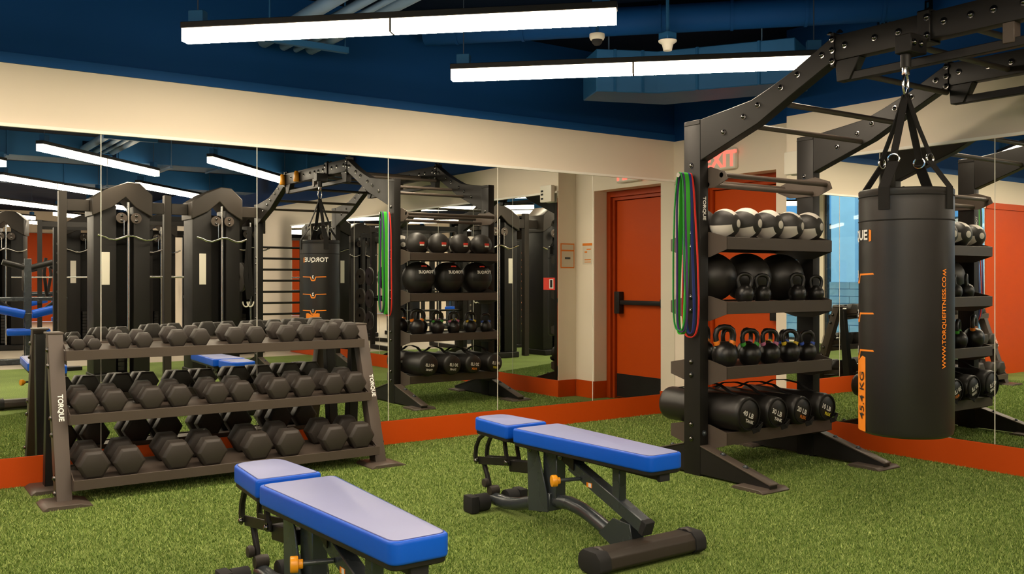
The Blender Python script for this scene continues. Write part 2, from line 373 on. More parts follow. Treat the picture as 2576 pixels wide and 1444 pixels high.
# ------------------------------------------------------------------- the orange door
dr = bpy.data.objects.new('door_1', None); COL.objects.link(dr); dr.location = (.2, (D0+D1)/2, 0)
tag(dr, 'orange fire door with black push bar in the wall recess', 'door', kind='structure')
fr = MB()
for y0, y1 in ((D0, D0+.06), (D1-.06, D1)): fr.bx(.17, .33, y0, y1, 0, DZ)
fr.bx(.17, .33, D0+.06, D1-.06, DZ-.06, DZ)
for y0, y1 in ((D0+.06, D0+.095), (D1-.095, D1-.06)): fr.bx(.20, .33, y0, y1, 0, DZ-.06)
fr.bx(.20, .33, D0+.095, D1-.095, DZ-.095, DZ-.06)
fr.build('door_frame', 'orangedark', dr, .002, world=True)
lf = MB().bx(.23, .275, D0+.1, D1-.1, .012, DZ-.1).build('door_leaf', 'orange', dr, .002, world=True)
MB().bx(.222, .23, D0+.105, D1-.105, .02, .26).build('kick_plate', 'black', lf, .001, world=True)
pb = MB().bx(.165, .23, D0+.125, D0+.205, .89, 1.12).build('push_bar', 'black', lf, .006, 2, world=True)
pb2 = MB().bx(.175, .225, D0+.2, D1-.13, .985, 1.03); pb2.bx(.17, .23, D1-.19, D1-.12, .965, 1.05); pb2.build('push_rail', 'black', lf, .005, 2, world=True)

# exit sign
t = thing('exit_sign', 'white exit sign with red letters above the orange door', 'sign', (0, -.62, 2.21))
MB().bx(-.055, 0, -.785, -.455, 2.215, 2.40).build('sign_body', 'plastic', t, .02, 3, world=True)
MB().text('EXIT', .19, (-.056, -.62, 2.308), (0,-1,0), (0,0,1), .001).build('lettering', 'exitglow', t, world=True)
MB().bx(-.04, 0, -.64, -.60, 2.40, 2.43).build('mount', 'plastic', t, world=True)
# emergency light, red sign, two notices
t = thing('emergency_light', 'white emergency light box at top corner of right mirror', 'light box', (J-.03, -1.62, 2.06))
MB().bx(J-.075, J-.023, -1.72, -1.52, 2.07, 2.25).build('box', 'plastic', t, .012, 2, world=True)
for z in (2.10, 2.145, 2.18): MB().bx(J-.077, J-.0735, -1.70, -1.66, z, z+.02).build('grille_slot', 'dark', t, world=True)
t = thing('safety_sign', 'small red and white safety sign on the right mirror edge', 'sign', (J-.012, -1.64, 1.13))
MB().bx(J-.0145, J-.0105, -1.735, -1.54, 1.135, 1.265).build('plate', 'redprint', t, world=True)
MB().bx(J-.0155, J-.0145, -1.63, -1.56, 1.15, 1.25).build('print', 'white', t, world=True)
MB().bx(J-.0165, J-.0155, -1.615, -1.575, 1.16, 1.24).build('pictogram', 'dark', t, world=True)
def notice(loc, axis, wd, ht, label):
    t = thing('wall_notice', label, 'notice', loc, 0, 'notices beside the door')
    x, y, z = loc
    if axis == 'x':
        MB().bx(x-.004, x, y-wd/2, y+wd/2, z, z+ht).build('sheet', 'paper', t, world=True)
        for a0, a1, b0, b1 in ((-.5, .5, .88, 1), (-.3, -.05, .55, .62), (-.1, .3, .68, .74), (-.3, .3, .2, .24), (-.3, .3, .1, .13)): MB().bx(x-.0055, x-.004, y+wd*a0, y+wd*a1, z+ht*b0, z+ht*b1).build('print', 'orangering', t, world=True)
    else:
        MB().bx(x-wd/2, x+wd/2, y, y+.004, z, z+ht).build('sheet', 'orangering', t, world=True)
        for b0, b1 in ((.05, .68), (.74, .95)): MB().bx(x-wd*.44, x+wd*.44, y+.004, y+.0055, z+ht*b0, z+ht*b1).build('paper_sheet', 'paper', t, world=True)
        MB().bx(x-wd*.2, x+wd*.2, y+.0055, y+.0065, z+ht*.36, z+ht*.44).build('print', 'gun', t, world=True)
notice((0, -1.29, 1.405), 'x', .17, .225, 'cream notice with orange header on wall beside the door')
notice((-.12, YJ, 1.366), 'y', .185, .265, 'orange bordered notice on the return of the mirror wall')

# ------------------------------------------------------------------- ceiling services
def linear_light(x, y, label, name='linear_pendant_light', dx=1.72, dy=-1.73, z=2.6):
    L = math.hypot(dx, dy); a = math.atan2(dy, dx)
    t = thing(name, label, 'ceiling light', (x+dx/2, y+dy/2, z), a, 'linear pendant lights')
    h = L/2
    MB().bx(-.0055, .0055, -.0385, .0385, -.001, .072).build('joint_cover', 'black', t)
    MB().bx(-h, h, -.042, .042, .072, .108).build('housing', 'black', t, .003)
    for s in (-1, 1):
        q = MB().bx(min(0, s*h)+(.006 if s > 0 else .006), max(0, s*h)-(.006 if s > 0 else .006), -.037, .037, 0, .072); q.m[0] = 1
        q.build('diffuser', ['diffuser', 'lens'], t)
        MB().cyl((s*h*.93, 0, .108), (s*h*.93, 0, ZC-z), .004, 6).build('suspension_cable', 'mount', t)
        MB().bx(s*h*.93-.045, s*h*.93+.045, -.03, .03, .108, .175).build('suspension_bracket', 'duct', t, .004)
    return t
cols = [-4.76, -2.98, -6.53, -8.30]; rows = [-.87, -4.55, -8.05, -11.9, -15.4, -18.9]
cname = ['above the dumbbell rack', 'next to the black rig', 'left of the dumbbell rack', 'beside the windows']
rname = ['over the mirror wall', 'second row from the mirrors', 'third row from the mirrors', 'fourth row from the mirrors', 'fifth row from the mirrors', 'last row by the end wall']
for i, x in enumerate(cols):
    for k, y in enumerate(rows):
        lab = 'diagonal linear pendant light %s, %s' % (cname[i], rname[k])
        if (i, k) == (0, 0): lab = 'long glowing linear pendant light hanging above the dumbbell rack, larger of the pair'
        if (i, k) == (1, 0): lab = 'glowing linear pendant light hanging behind the rig arch, smaller of the pair'
        dx, dy = (1.763, -1.717) if k == 0 else (1.64, -1.82)
        linear_light(x, y, lab, dx=dx, dy=dy)
# ducts and pipes
def duct_x(x0, x1, y0, y1, z0, z1, label):
    t = thing('rectangular_duct', label, 'duct', ((x0+x1)/2, (y0+y1)/2, z0))
    MB().bx(x0, x1, y0, y1, z0, z1).build('body', 'duct', t, .004, world=True)
    n = max(1, int((x1-x0)/1.2))
    for i in range(n): q = x0+(i+.5)*(x1-x0)/n; MB().bx(q-.012, q+.012, y0-.015, y1+.015, z0-.015, z1).build('flange', 'duct', t, world=True)
    for i in range(max(1, n//2)):
        q = x0+(i+.5)*(x1-x0)*2/n if n > 1 else x0
        MB().bx(q-.02, q+.02, y0-.04, y1+.04, z0-.045, z0-.016).build('strut', 'ductpale', t, world=True)
        MB().cyl((q, y0-.03, z0-.03), (q, y0-.03, ZC), .006, 6).cyl((q, y1+.03, z0-.03), (q, y1+.03, ZC), .006, 6).build('hanger_rod', 'ductpale', t, world=True)
    return t
d = duct_x(-9.3, -.4, -6.95, -6.38, 2.76, 3.05, 'long blue rectangular duct running across the ceiling')
g = MB().bx(-4.02, -3.62, -6.378, -6.370, 2.80, 2.99)
gr = g.build('vent_frame', 'bluedark', d, world=True)
for i in range(8): MB().bx(-3.97, -3.67, -6.370, -6.362, 2.815+i*.021, 2.825+i*.021).build('slat', 'duct', gr, world=True)
duct_x(-9.3, -.5, -10.6, -10.0, 2.80, 3.1, 'blue rectangular duct farther back across the ceiling')
# angular duct hung in the corner behind the second light
P1, P2, P3 = (-1.755, -.944), (-1.323, -1.153), (-.805, -2.012)
t = thing('angled_duct', 'blue angled duct hanging in the corner above the door', 'duct', (-1.2, -1.2, 2.62))
MB().prism([P1, P2, P3, (-.45, -1.85), (-.95, -.85), (-1.6, -.60)], 'z', 2.66, 2.98).build('body', 'duct', t, .006, world=True)
for (a, c) in ((P1, P2), (P2, P3)):
    for f in (.3, .75):
        p = (a[0]+(c[0]-a[0])*f, a[1]+(c[1]-a[1])*f); MB().bx(p[0]-.01, p[0]+.01, p[1]-.01, p[1]+.01, 2.66, 2.98).build('seam', 'duct', t, world=True)
for p in ((-1.55, -.85), (-.85, -1.75)): MB().cyl((p[0], p[1], 2.98), (p[0], p[1], ZC), .006, 6).build('hanger_rod', 'ductpale', t, world=True)
# round duct high in the corner, running diagonally
t = thing('round_duct', 'blue round spiral duct under the dark ceiling', 'duct', (-1.5, -1.8, 3.0))
A, B = Vector((-3.2, .30, 3.12)), Vector((-.35, -2.70, 3.12)); dv = (B-A).normalized()
A2 = A+dv*.62
MB().cyl(A2, B, .10, 20).build('body', 'blue', t, smooth=40, world=True)
for i in range(7): p = A2+(B-A2)*((i+.5)/7); MB().cyl(p-dv*.01, p+dv*.01, .107, 20).build('seam_ring', 'blue', t, smooth=40, world=True)
# pipe rack: parallel pipes toward the mirror wall
t = thing('pipe_rack', 'bundle of pale blue pipes crossing the ceiling above the light', 'pipes', (-3.8, -2, 2.85))
for i, (dx, rr) in enumerate(((-.20, .045), (-.06, .03), (.03, .02), (.14, .045))):
    MB().cyl((-3.82+dx, -.12, 2.83+rr), (-3.82+dx, -6.3, 2.83+rr), rr, 12).build('pipe', 'ductpale', t, smooth=40, world=True)
for y in (-.45, -2.4, -4.6):
    MB().bx(-4.12, -3.55, y-.02, y+.02, 2.79, 2.83).build('strut', 'duct', t, world=True)
    for x in (-4.1, -3.57): MB().cyl((x, y, 2.79), (x, y, ZC), .006, 6).build('hanger_rod', 'duct', t, world=True)
for (x, y, r_, lab) in ((-1.66, -1.60, .054, 'white smoke detector hanging under the dark ceiling'),):
    t = thing('smoke_detector', lab, 'detector', (x, y, 2.84))
    MB().lathe([(0, 2.845), (r_*.55, 2.845), (r_*.62, 2.865), (r_*.75, 2.89), (r_*1.15, 2.905), (r_*1.2, 2.915), (0, 2.915)], 20, (x, y, 0)).build('sensor', 'plastic', t, smooth=45, world=True)
    MB().bx(x-.045, x+.045, y-.045, y+.045, 2.915, 2.97).build('junction_box', 'duct', t, .004, world=True)
    MB().cyl((x, y, 2.97), (x, y, ZC), .012, 8).build('conduit', 'duct', t, world=True)
t = thing('dome_camera', 'small white dome camera hanging under the dark ceiling', 'camera', (-2.15, -1.42, 2.84))
MB().lathe([(0, 2.885), (.045, 2.885), (.052, 2.90), (.052, 2.925), (0, 2.925)], 18, (-2.15, -1.42, 0)).build('housing', 'plastic', t, smooth=45, world=True)
MB().lathe([(0, 2.845), (.02, 2.850), (.034, 2.866), (.038, 2.885), (0, 2.885)], 16, (-2.15, -1.42, 0)).build('dome', 'dark', t, smooth=45, world=True)
MB().cyl((-2.15, -1.42, 2.925), (-2.15, -1.42, ZC), .01, 8).build('conduit', 'duct', t, world=True)

# grille high on the stepped-out wall
t = thing('wall_vent', 'dark slatted vent grille high on the blue wall above the bag', 'vent', (J-.01, -2.5, 2.98))
fr_ = MB().bx(J-.012, J, -2.72, -2.30, 2.99, 3.17).build('vent_frame', 'bluedark', t, world=True)
for i in range(8): MB().bx(J-.018, J-.012, -2.60, -2.42, 3.005+i*.02, 3.015+i*.02).build('slat', 'ductpale', fr_, world=True)
for y in (-2.69, -2.66, -2.63, -2.39, -2.36, -2.33): MB().bx(J-.018, J-.012, y-.006, y+.006, 3.005, 3.155).build('side_slat', 'duct', fr_, world=True)

# =================================================================== the black rig: storage rack + monkey-bar bridge
XL0, XL1, XR0, XR1 = -1.917, -1.842, -.785, -.710
PY = -2.08; PH = .07; YM = -4.045; PY2 = 2*YM-PY; HT = 2.268
rig = thing('storage_rig', 'black steel storage rig with shelves and monkey bar bridge', 'gym rig', (-1.31, YM, 0))
def upright(x0, x1, yc, bolt_face=True, txt=False):
    b = MB().bx(x0, x1, yc-PH, yc+PH, 0, HT-.006)
    o = b.build('upright', 'black', rig, .005, 2, world=True)
    c = MB().prism([(yc-PH, HT-.006), (yc+PH-.03, HT-.006), (yc+PH, HT-.03), (yc+PH, HT-.035), (yc-PH, HT-.035)], 'x', x0-.003, x1+.003).build('end_cap', 'black', o, .002, world=True)
    ex = x0 if bolt_face else x1; nx = (-1,0,0) if bolt_face else (1,0,0)
    bolts(o, [(ex, yc+.005, z) for z in (.23, .322, .637, .721, 1.05, 1.135, 1.455, 1.54, 1.976)], nx)
    bolts(o, [((x0+x1)/2, yc-PH, z) for z in (.27,)], (0,-1,0), BOLT_DARK)
    if txt: MB().text('TORQUE', .037, ((x0+x1)/2, yc-PH-.001, 1.70), (0,0,-1), (1,0,0), .0005).build('lettering', 'white', o, world=True)
    return o
u1 = upright(XL0, XL1, PY, True, True); u2 = upright(XR0, XR1, PY, True)
u3 = upright(XL0, XL1, PY2, True); u4 = upright(XR0, XR1, PY2, True)
def foot(x0, x1, yc, sgn):
    q = lambda d: yc+sgn*d
    b = MB().prism([(q(.065), .012), (q(.065), .195), (q(.10), .185), (q(.62), .040), (q(.62), .012)], 'x', x0+.004, x1-.004)
    o = b.build('foot_brace', 'black', rig, .003, world=True)
    tp = MB().prism([(q(.072), .188), (q(.072), .196), (q(.625), .046), (q(.625), .038)], 'x', x0-.002, x1+.002).build('brace_cap', 'bronze', o, .001, world=True)
    xm = (x0+x1)/2
    MB().prism([(q(.40), 0), (q(.64), 0), (q(.64), .008), (q(.61), .022), (q(.42), .022), (q(.40), .008)], 'x', xm-.120, xm+.120).build('foot_plate', 'bronze', rig, .003, world=True)
    nn = Vector((0, sgn*.26, .97)).normalized()
    bolts(o, [(xm+.01, q(d), .214-d*.268) for d in (.22, .40)], nn, BOLT_DARK)
for x0, x1 in ((XL0, XL1), (XR0, XR1)):
    for yc in (PY, PY2):
        for sg in (-1, 1): foot(x0, x1, yc, sg)
# arches and beams
top = [(-2.15, 2.262), (-2.40, 2.295), (-2.56, 2.318), (-2.70, 2.370), (-2.88, 2.446), (-3.05, 2.535), (-3.13, 2.578)]
bot = [(-3.13, 2.440), (-3.08, 2.416), (-2.89, 2.320), (-2.61, 2.172), (-2.27, 2.045), (-2.15, 2.000)]
arch = top+bot; arch2 = [(2*YM-y, z) for y, z in arch]
for x0, x1 in ((XL0, XL1), (XR0, XR1)):
    for ol, sg in ((arch, 1), (arch2, -1)):
        o = MB().prism(ol, 'x', x0, x1).build('arch_plate', 'black', rig, .004, 1, world=True)
        fy = (lambda y: y) if sg == 1 else (lambda y: 2*YM-y)
        bp = [(x0, fy(y), z) for y, z in ((-2.346, 2.155), (-2.503, 2.228), (-2.612, 2.281), (-2.780, 2.356), (-2.897, 2.410), (-3.06, 2.488))]
        bolts(o, bp, (-1,0,0)); 
        # knee splice plate and hanging gusset
        ky = fy(-3.13)
        MB().bx(x0-.006, x1+.006, ky-.012, ky+.012, 2.41, 2.595).build('splice_plate', 'black', o, .002, world=True)
        bolts(o, [(x0-.006, ky+d, z) for d in (0,) for z in (2.44, 2.50, 2.56)], (-1,0,0)); bolts(o, [(x0+.02, ky+d, 2.596) for d in (-.03, .03)], (0,0,1))
        gy = lambda d: fy(-3.13-d)
        MB().prism([(gy(.01), 2.44), (gy(.16), 2.44), (gy(.10), 2.325), (gy(.02), 2.325)], 'x', x0+.006, x1-.006).build('gusset', 'black', o, .003, world=True)
    o = MB().bx(x0, x1, 2*YM+3.142, -3.142, 2.44, 2.578).build('bridge_beam', 'black', rig, .005, 2, world=True)
    bolts(o, [(x0, y, 2.515) for y in (-3.206, -3.386, -3.522, -3.765, -3.90, -4.01, -4.148, -4.35, -4.55, -4.75)], (-1,0,0))
    # lower rail with drop links
    xm = (x0+x1)/2
    MB().beam((xm, -3.20, 2.345), (xm, 2*YM+3.20, 2.345), .045, .045).build('lower_rail', 'black', rig, .004, world=True)
    for y in (-4.09, -4.0): pass
    MB().bx(xm-.03, xm+.03, -4.10, -4.045, 2.345, 2.45).build('drop_link', 'bronze', rig, .003, world=True)
# rungs
rp = [(-2.53, 2.172), (-2.775, 2.266), (-3.13, 2.40), (-3.50, 2.475), (-3.86, 2.475), (-4.22, 2.475), (-4.58, 2.475)]
rp += [(2*YM-y, z) for y, z in rp[:3]]
for y, z in rp: MB().cyl((XL1-.002, y, z), (XR0+.002, y, z), .0165, 12).build('rung', 'bronze', rig, smooth=40, world=True)
# shelf trays
LIP = [1.515, 1.108, .700, .288]
FY, RY = -2.30, -1.82
for z in LIP:
    t = MB().bx(XL1+.003, XR0-.003, FY+.003, RY-.003, z-.022, z-.012)
    tr = t.build('shelf', 'bronze', rig, world=True)
    MB().bx(XL1+.001, XR0-.001, FY-.004, FY+.003, z-.078, z).build('lip', 'bronze', tr, .0015, world=True)
    MB().bx(XL1+.001, XR0-.001, RY-.003, RY+.004, z-.078, z).build('lip', 'bronze', tr, .0015, world=True)
    for x0, x1 in ((XL1, XL1+.005), (XR0-.005, XR0)):
        MB().prism([(FY-.004, z), (PY-PH-.01, z+.035), (PY+PH+.01, z+.035), (RY+.004, z), (RY+.004, z-.078), (PY+PH+.01, z-.125), (PY-PH-.01, z-.125), (FY-.004, z-.078)], 'x', x0, x1).build('side_bracket', 'bronze', tr, world=True)
    MB().bx(XL1+.2, XR0-.2, PY-.03, PY+.03, z-.06, z-.022).build('stiffener', 'black', tr, world=True)
# pull-up bar unit near the top of the storage rack
for x0, x1 in ((XL1, XL1+.008), (XR0-.008, XR0)):
    MB().prism([(-2.10, 1.955), (-2.17, 1.965), (-2.29, 1.925), (-2.31, 1.875), (-2.20, 1.830), (-1.96, 1.830), (-1.85, 1.875), (-1.87, 1.925), (-1.99, 1.965)], 'x', x0, x1).build('bar_bracket', 'bronze', rig, .001, world=True)
for y, z in ((-2.26, 1.905), (-2.145, 1.853), (-1.90, 1.905)): MB().cyl((XL1, y, z), (XR0, y, z), .0165, 12).build('pull_up_bar', 'bronze', rig, smooth=40, world=True)
# peg for the bands
pg = MB().cyl((XL0, -2.083, 1.905), (-2.036, -2.083, 1.908), .008, 10).cyl((-2.035, -2.083, 1.908), (-2.043, -2.083, 1.908), .015, 10)
pg.build('band_peg', 'zinc', rig, smooth=40, world=True)
# orange grips on the far knee of the bridge
for y, z in ((2*YM+3.13, 2.50), (-4.50, 2.50)): MB().lathe([(0, 0), (.03, 0), (.036, .01), (.030, .11), (.02, .13), (0, .13)], 12, (XL0-.03, y, z-.06)).build('orange_grip', 'yknob', rig, smooth=40, world=True)
# stall bars between the far uprights
for i in range(8): z = .62+i*.152; MB().cyl((XL1-.002, PY2, z), (XR0+.002, PY2, z), .015, 8).build('rung', 'black', rig, smooth=40, world=True)

# ------------------------------------------------------------------- resistance bands on the peg
def band(xo, w_, mname, top, botz, spread, label, lean=0.0, th=.006):
    n = 40; pts = []
    yc = -2.083
    for i in range(n):
        a = 2*math.pi*i/n; s_ = math.sin(a); c_ = math.cos(a)
        z = (top+botz)/2+(top-botz)/2*(abs(s_)**.35)*(1 if s_ > 0 else -1)
        f = max(0., (top-z)/(top-botz))
        wd = .028+spread*(f**.6)
        y = yc+c_*(abs(c_)**-.3 if abs(c_) > .05 else 1)*wd+lean*f+.006*min(1, f*4)*math.sin(5*f+xo*90)
        pts.append((xo, y, z))
    o = MB().strap(pts, (1, 0, 0), w_, th, True).build('resistance_band', mname, smooth=60, loc=(xo, yc, botz))
    return tag(o, label, 'exercise band', 'exercise bands hung on the rig upright')
# colours follow the photograph, outermost band nearest the peg end
band(-2.0270, .010, 'dgreen', 1.9245, .925, .030, 'dark green resistance band loop hanging on the rig upright', .012)
band(-1.9860, .036, 'green', 1.9245, .900, .008, 'bright green wide resistance band loop hanging on the rig upright', .022)
band(-2.0130, .014, 'purple', 1.9245, .915, .020, 'purple resistance band loop between dark green and bright green bands on the rig')
band(-1.9560, .020, 'navy', 1.9245, .905, .012, 'navy blue resistance band loop hanging on the rig upright', -.015)
band(-1.9395, .011, 'red', 1.9245, .880, .050, 'red thin resistance band loop closest to the rig upright', -.004)

# ------------------------------------------------------------------- kit on the shelves
def ball_mesh():
    prof = []; n = 24
    for i in range(n+1): a = math.pi*i/n; prof.append((.1*math.sin(a) if 0 < i < n else 0, .1*math.cos(a)))
    def mf(i, q):
        th = 180*(q+.5)/n; ph = (360*(i+.5)/48) % 360
        if th < 15 or th > 165: return 1
        if th < 40 or th > 140: return 0
        k = (ph % 120)
        return 1 if k < 56 else 0
    return MB().lathe(prof, 48, axis='z', mf=mf).mesh('medicine_ball', ['blackball', 'greyball'], smooth=180)
bmesh_ball = ball_mesh()
bx_ = [-1.738, -1.529, -1.314, -1.104, -.894]
for i, x in enumerate(bx_):
    o = bpy.data.objects.new('medicine_ball', bmesh_ball); COL.objects.link(o)
    q = Quaternion((0,0,1), R(-78+[4,0,-6,6,0][i])) @ Quaternion((0,1,0), R(90)) @ Quaternion((0,0,1), R(158+[0,10,6,-6,2][i]))
    o.rotation_mode = 'QUATERNION'; o.rotation_quaternion = q; s_ = [.98, 1.06, 1.04, 1.02, 1.04][i]; o.scale = (s_,)*3
    o.location = (x, FY+.007+.1*s_, LIP[0]-.0105+.1*s_)
    tag(o, 'black and white panelled medicine ball on top shelf, %s from the bands' % ORD[i], 'medicine ball', 'panelled medicine balls on the top shelf')
def sphere_mesh(name, r, m, squash=1.0, patch=None):
    prof = []; n = 20
    for i in range(n+1): a = math.pi*i/n; prof.append((r*math.sin(a) if 0 < i < n else 0, -r*squash*math.cos(a)))
    return MB().lathe(prof, 32).mesh(name, [m], smooth=180)
sl = sphere_mesh('slam_ball', .113, 'slam', .96)
for i, x in enumerate((-1.70, -1.445, -1.185, -.925)):
    t = thing('slam_ball', 'charcoal rubber slam ball at the back of the top shelf, %s from the bands' % ORD[i], 'slam ball', (x, RY-.006-.113, LIP[0]-.0105), 0, 'slam balls at the back of the top shelf')
    o = bpy.data.objects.new('ball', sl); COL.objects.link(o); o.parent = t; o.location = (0, 0, .1085)
    MB().bx(-.026, .026, .109, .1145, .095, .118).build('label_patch', 'redprint', t); MB().bx(-.023, .023, .108, .1140, .080, .095).build('label_print', 'white', t)
wb = sphere_mesh('wall_ball', .168, 'leather', .98)
for i, x in enumerate((-1.650, -1.303, -.955)):
    t = thing('wall_ball', 'large black wall ball on the second shelf, %s from the bands' % ORD[i], 'wall ball', (x, -1.995, LIP[1]-.0105), 0, 'wall balls on the second shelf')
    o = bpy.data.objects.new('ball', wb); COL.objects.link(o); o.parent = t; o.location = (0, 0, .165)
    # glossy printed panel facing the mirror
    p = MB(); rows_ = []
    for a in range(9):
        for c in range(7):
            th = R(-42+84*a/8); ph = R(-12+48*c/6); rr = .1695
            p.v.append((rr*math.sin(th)*math.cos(ph), rr*math.cos(th)*math.cos(ph), .165+rr*.98*math.sin(ph)))
    for a in range(8):
        for c in range(6): p.f.append((a*7+c, a*7+c+1, (a+1)*7+c+1, (a+1)*7+c)); p.m.append(0)
    p.build('printed_panel', 'black', t, smooth=180)
    MB().text('TORQUE', .042, (0, .163, .222), (-1,0,0), (0,-.25,.97), .002).build('lettering', 'white', t)
    MB().bx(-.03, .03, .118, .121, .272, .29).build('label_patch', 'redprint', t)
# kettlebells
def kettlebell_proto(ring):
    t = thing('kettlebell', 'kettlebell', 'kettlebell')
    prof = [(0, 0), (.042, 0), (.052, .004), (.066, .025), (.074, .055), (.075, .075), (.070, .10), (.058, .122), (.040, .138), (.02, .146), (0, .148)]
    MB().lathe(prof, 28).build('body', 'iron', t, smooth=60)
    path = []
    for x, z in ((-.042, .115), (-.054, .150), (-.058, .185), (-.050, .213), (-.030, .228), (0, .233), (.030, .228), (.050, .213), (.058, .185), (.054, .150), (.042, .115)): path.append((x, 0, z))
    MB().tube(path, [.018, .016, .0155, .0165, .0165, .0165, .0165, .0165, .0155, .016, .018], 10).build('handle', 'iron', t, smooth=60)
    if ring:
        for s_ in (-1, 1): MB().cyl((s_*.046, 0, .128), (s_*.0535, 0, .150), .0190, 12).build('colour_ring', ring, t, smooth=40)
    return t
def kettle(x, y, z, s_, ring, rz, label, group, protos={}):
    if ring not in protos:
        protos[ring] = kettlebell_proto(ring); t = protos[ring]
        t.location = (x, y, z); t.rotation_euler = (0,0,rz); t.scale = (s_,)*3; t['label'] = label; t['group'] = group
    else: t = dup(protos[ring], (x, y, z), rz, s_, label, group)
    return t
for i, (x, s_, ring, nm) in enumerate(((-1.745, 1.10, 'orangering', 'orange'), (-1.505, .97, 'greenring', 'green'), (-1.31, .94, 'pink', 'pink'), (-1.10, .90, 'yellow', 'yellow'), (-.915, .84, 'bluering', 'blue'))):
    kettle(x, -2.20, LIP[2]-.0105, s_, ring, R(-20), 'black kettlebell with %s rings at the front of the third shelf' % nm, 'ringed kettlebells on the third shelf')
    kettle(x+.058, -1.955, LIP[2]-.0105, s_*.97, ring, R(8), 'black kettlebell with %s rings at the back of the third shelf' % nm, 'ringed kettlebells on the third shelf')
for i, (x, s_) in enumerate(((-1.585, .80), (-1.413, .77), (-1.055, .80), (-.855, .74))):
    kettle(x, -2.225, LIP[1]-.0105, s_, None, R(-25), 'small plain black kettlebell before the wall balls, %s from the bands' % ORD[i], 'plain kettlebells on the second shelf')
# sandbags
for i, (x, r_, wt, colr, lb) in enumerate(((-1.71, .113, '40 LB', 'white', 'thickest black sandbag on the bottom shelf, marked forty pounds'), (-1.435, .102, '30 LB', 'white', 'black sandbag marked thirty pounds beside the thickest one'), (-1.185, .096, '20 LB', 'orangering', 'black sandbag with orange and white end print on the bottom shelf'), (-.925, .095, '10 LB', 'yellowprint', 'black sandbag with yellow end print on the bottom shelf'))):
    z0 = LIP[3]+.001+r_; y0, y1 = -2.37, -1.67
    t = thing('sandbag', lb, 'sandbag', (x, PY, LIP[3]), 0, 'sandbags on the bottom shelf')
    prof = [(0, y0), (r_*.86, y0), (r_*.95, y0+.008), (r_, y0+.03), (r_*1.01, (y0+y1)/2), (r_, y1-.03), (r_*.95, y1-.008), (r_*.86, y1), (0, y1)]
    MB().lathe(prof, 28, (x, 0, z0), 'y').build('body', 'vinyl', t, smooth=50, world=True)
    MB().lathe([(r_*.80, y0-.006), (r_*.9, y0-.004), (r_*.9, y0+.003)], 28, (x, 0, z0), 'y').build('end_seam', 'web', t, smooth=60, world=True)
    for s_, yy in ((-1, y0-.002), (1, y1+.002)):
        MB().text(wt, .043, (x+.01*s_, yy, z0-.0), Vector((-s_*.94, 0, -.38 if s_ < 0 else .1)).normalized()*1.0, Vector((.36 if s_ < 0 else .0, 0, .93)).normalized(), .001).build('lettering', 'white', t, world=True)
        MB().text('FLEX' if i > 1 else 'TANK', .028, (x+.0, yy, z0-.045), Vector((-s_*.94, 0, -.30 if s_ < 0 else .1)).normalized(), Vector((.3 if s_ < 0 else 0, 0, .95)).normalized(), .001).build('sub_lettering', colr, t, world=True)
    # carry handles: end loop, side loop and a long strap on top
    hy = [(x, y0+.10, z0+r_*1.0), (x, y0+.16, z0+r_+.012), (x, y0+.24, z0+r_+.05), (x, (y0+y1)/2, z0+r_+.062), (x, y1-.24, z0+r_+.05), (x, y1-.16, z0+r_+.012), (x, y1-.10, z0+r_*1.0)]
    MB().strap(hy, (1, 0, 0), .03, .006).build('top_handle', 'web', t, world=True)
    hx = r_*.8
    MB().strap([(x+hx, y0+.02, z0-r_*.55), (x+hx+.012, y0-.018, z0-r_*.6), (x+hx*.6, y0-.028, z0-r_*.85), (x+hx*.2, y0-.012, z0-r_*.95)], (0, 0, 1), .03, .006).build('end_handle', 'web', t, world=True)
    MB().text('TORQUE', .028, (x-r_*1.008, -2.06, z0+.015), (0,-1,0), (0,0,1), .002).build('side_lettering', 'white', t, world=True)

# ------------------------------------------------------------------- punching bag
BX, BY, BR, BZ0, BZ1 = -2.016, -3.625, .2195, .487, 1.690
bag = thing('punching_bag', 'black heavy punching bag hanging from the bridge beam', 'punching bag', (BX, BY, BZ0))
prof = [(0, BZ0), (BR*.90, BZ0), (BR*.975, BZ0+.012), (BR, BZ0+.035), (BR*1.004, BZ0+.5), (BR, BZ1-.25), (BR*1.003, BZ1-.06), (BR*.995, BZ1-.03), (BR*1.006, BZ1-.022), (BR*1.006, BZ1-.006), (BR*.98, BZ1), (0, BZ1-.012)]
MB().lathe(prof, 56, (BX, BY, 0)).build('bag_body', 'vinyl', bag, smooth=35, world=True)
for z in (BZ1-.035, BZ1-.155): MB().lathe([(BR*1.0, z-.004), (BR*1.012, z-.001), (BR*1.012, z+.001), (BR*1.0, z+.004)], 56, (BX, BY, 0)).build('seam', 'web', bag, smooth=40, world=True)
def wrap(mb, ang, z, rr): # planar (x,y) -> around the bag
    mb.v = [(BX+rr*math.cos(ang+v[0]/rr), BY+rr*math.sin(ang+v[0]/rr), z+v[1]) for v in mb.v]; return mb
def split_tris(st):
    """split triangles at the longest edge until they follow the round of the bag"""
    out = MB()
    while st:
        a, b_, c_ = st.pop(); e = [((a-b_).length, a, b_, c_), ((b_-c_).length, b_, c_, a), ((c_-a).length, c_, a, b_)]; l_, p, q, r_ = max(e, key=lambda z_: z_[0])
        if l_ > .014: m_ = (p+q)/2; st += [(p, m_, r_), (m_, q, r_)]
        else: out.add([a, b_, c_], [(0, 1, 2)])
    return out
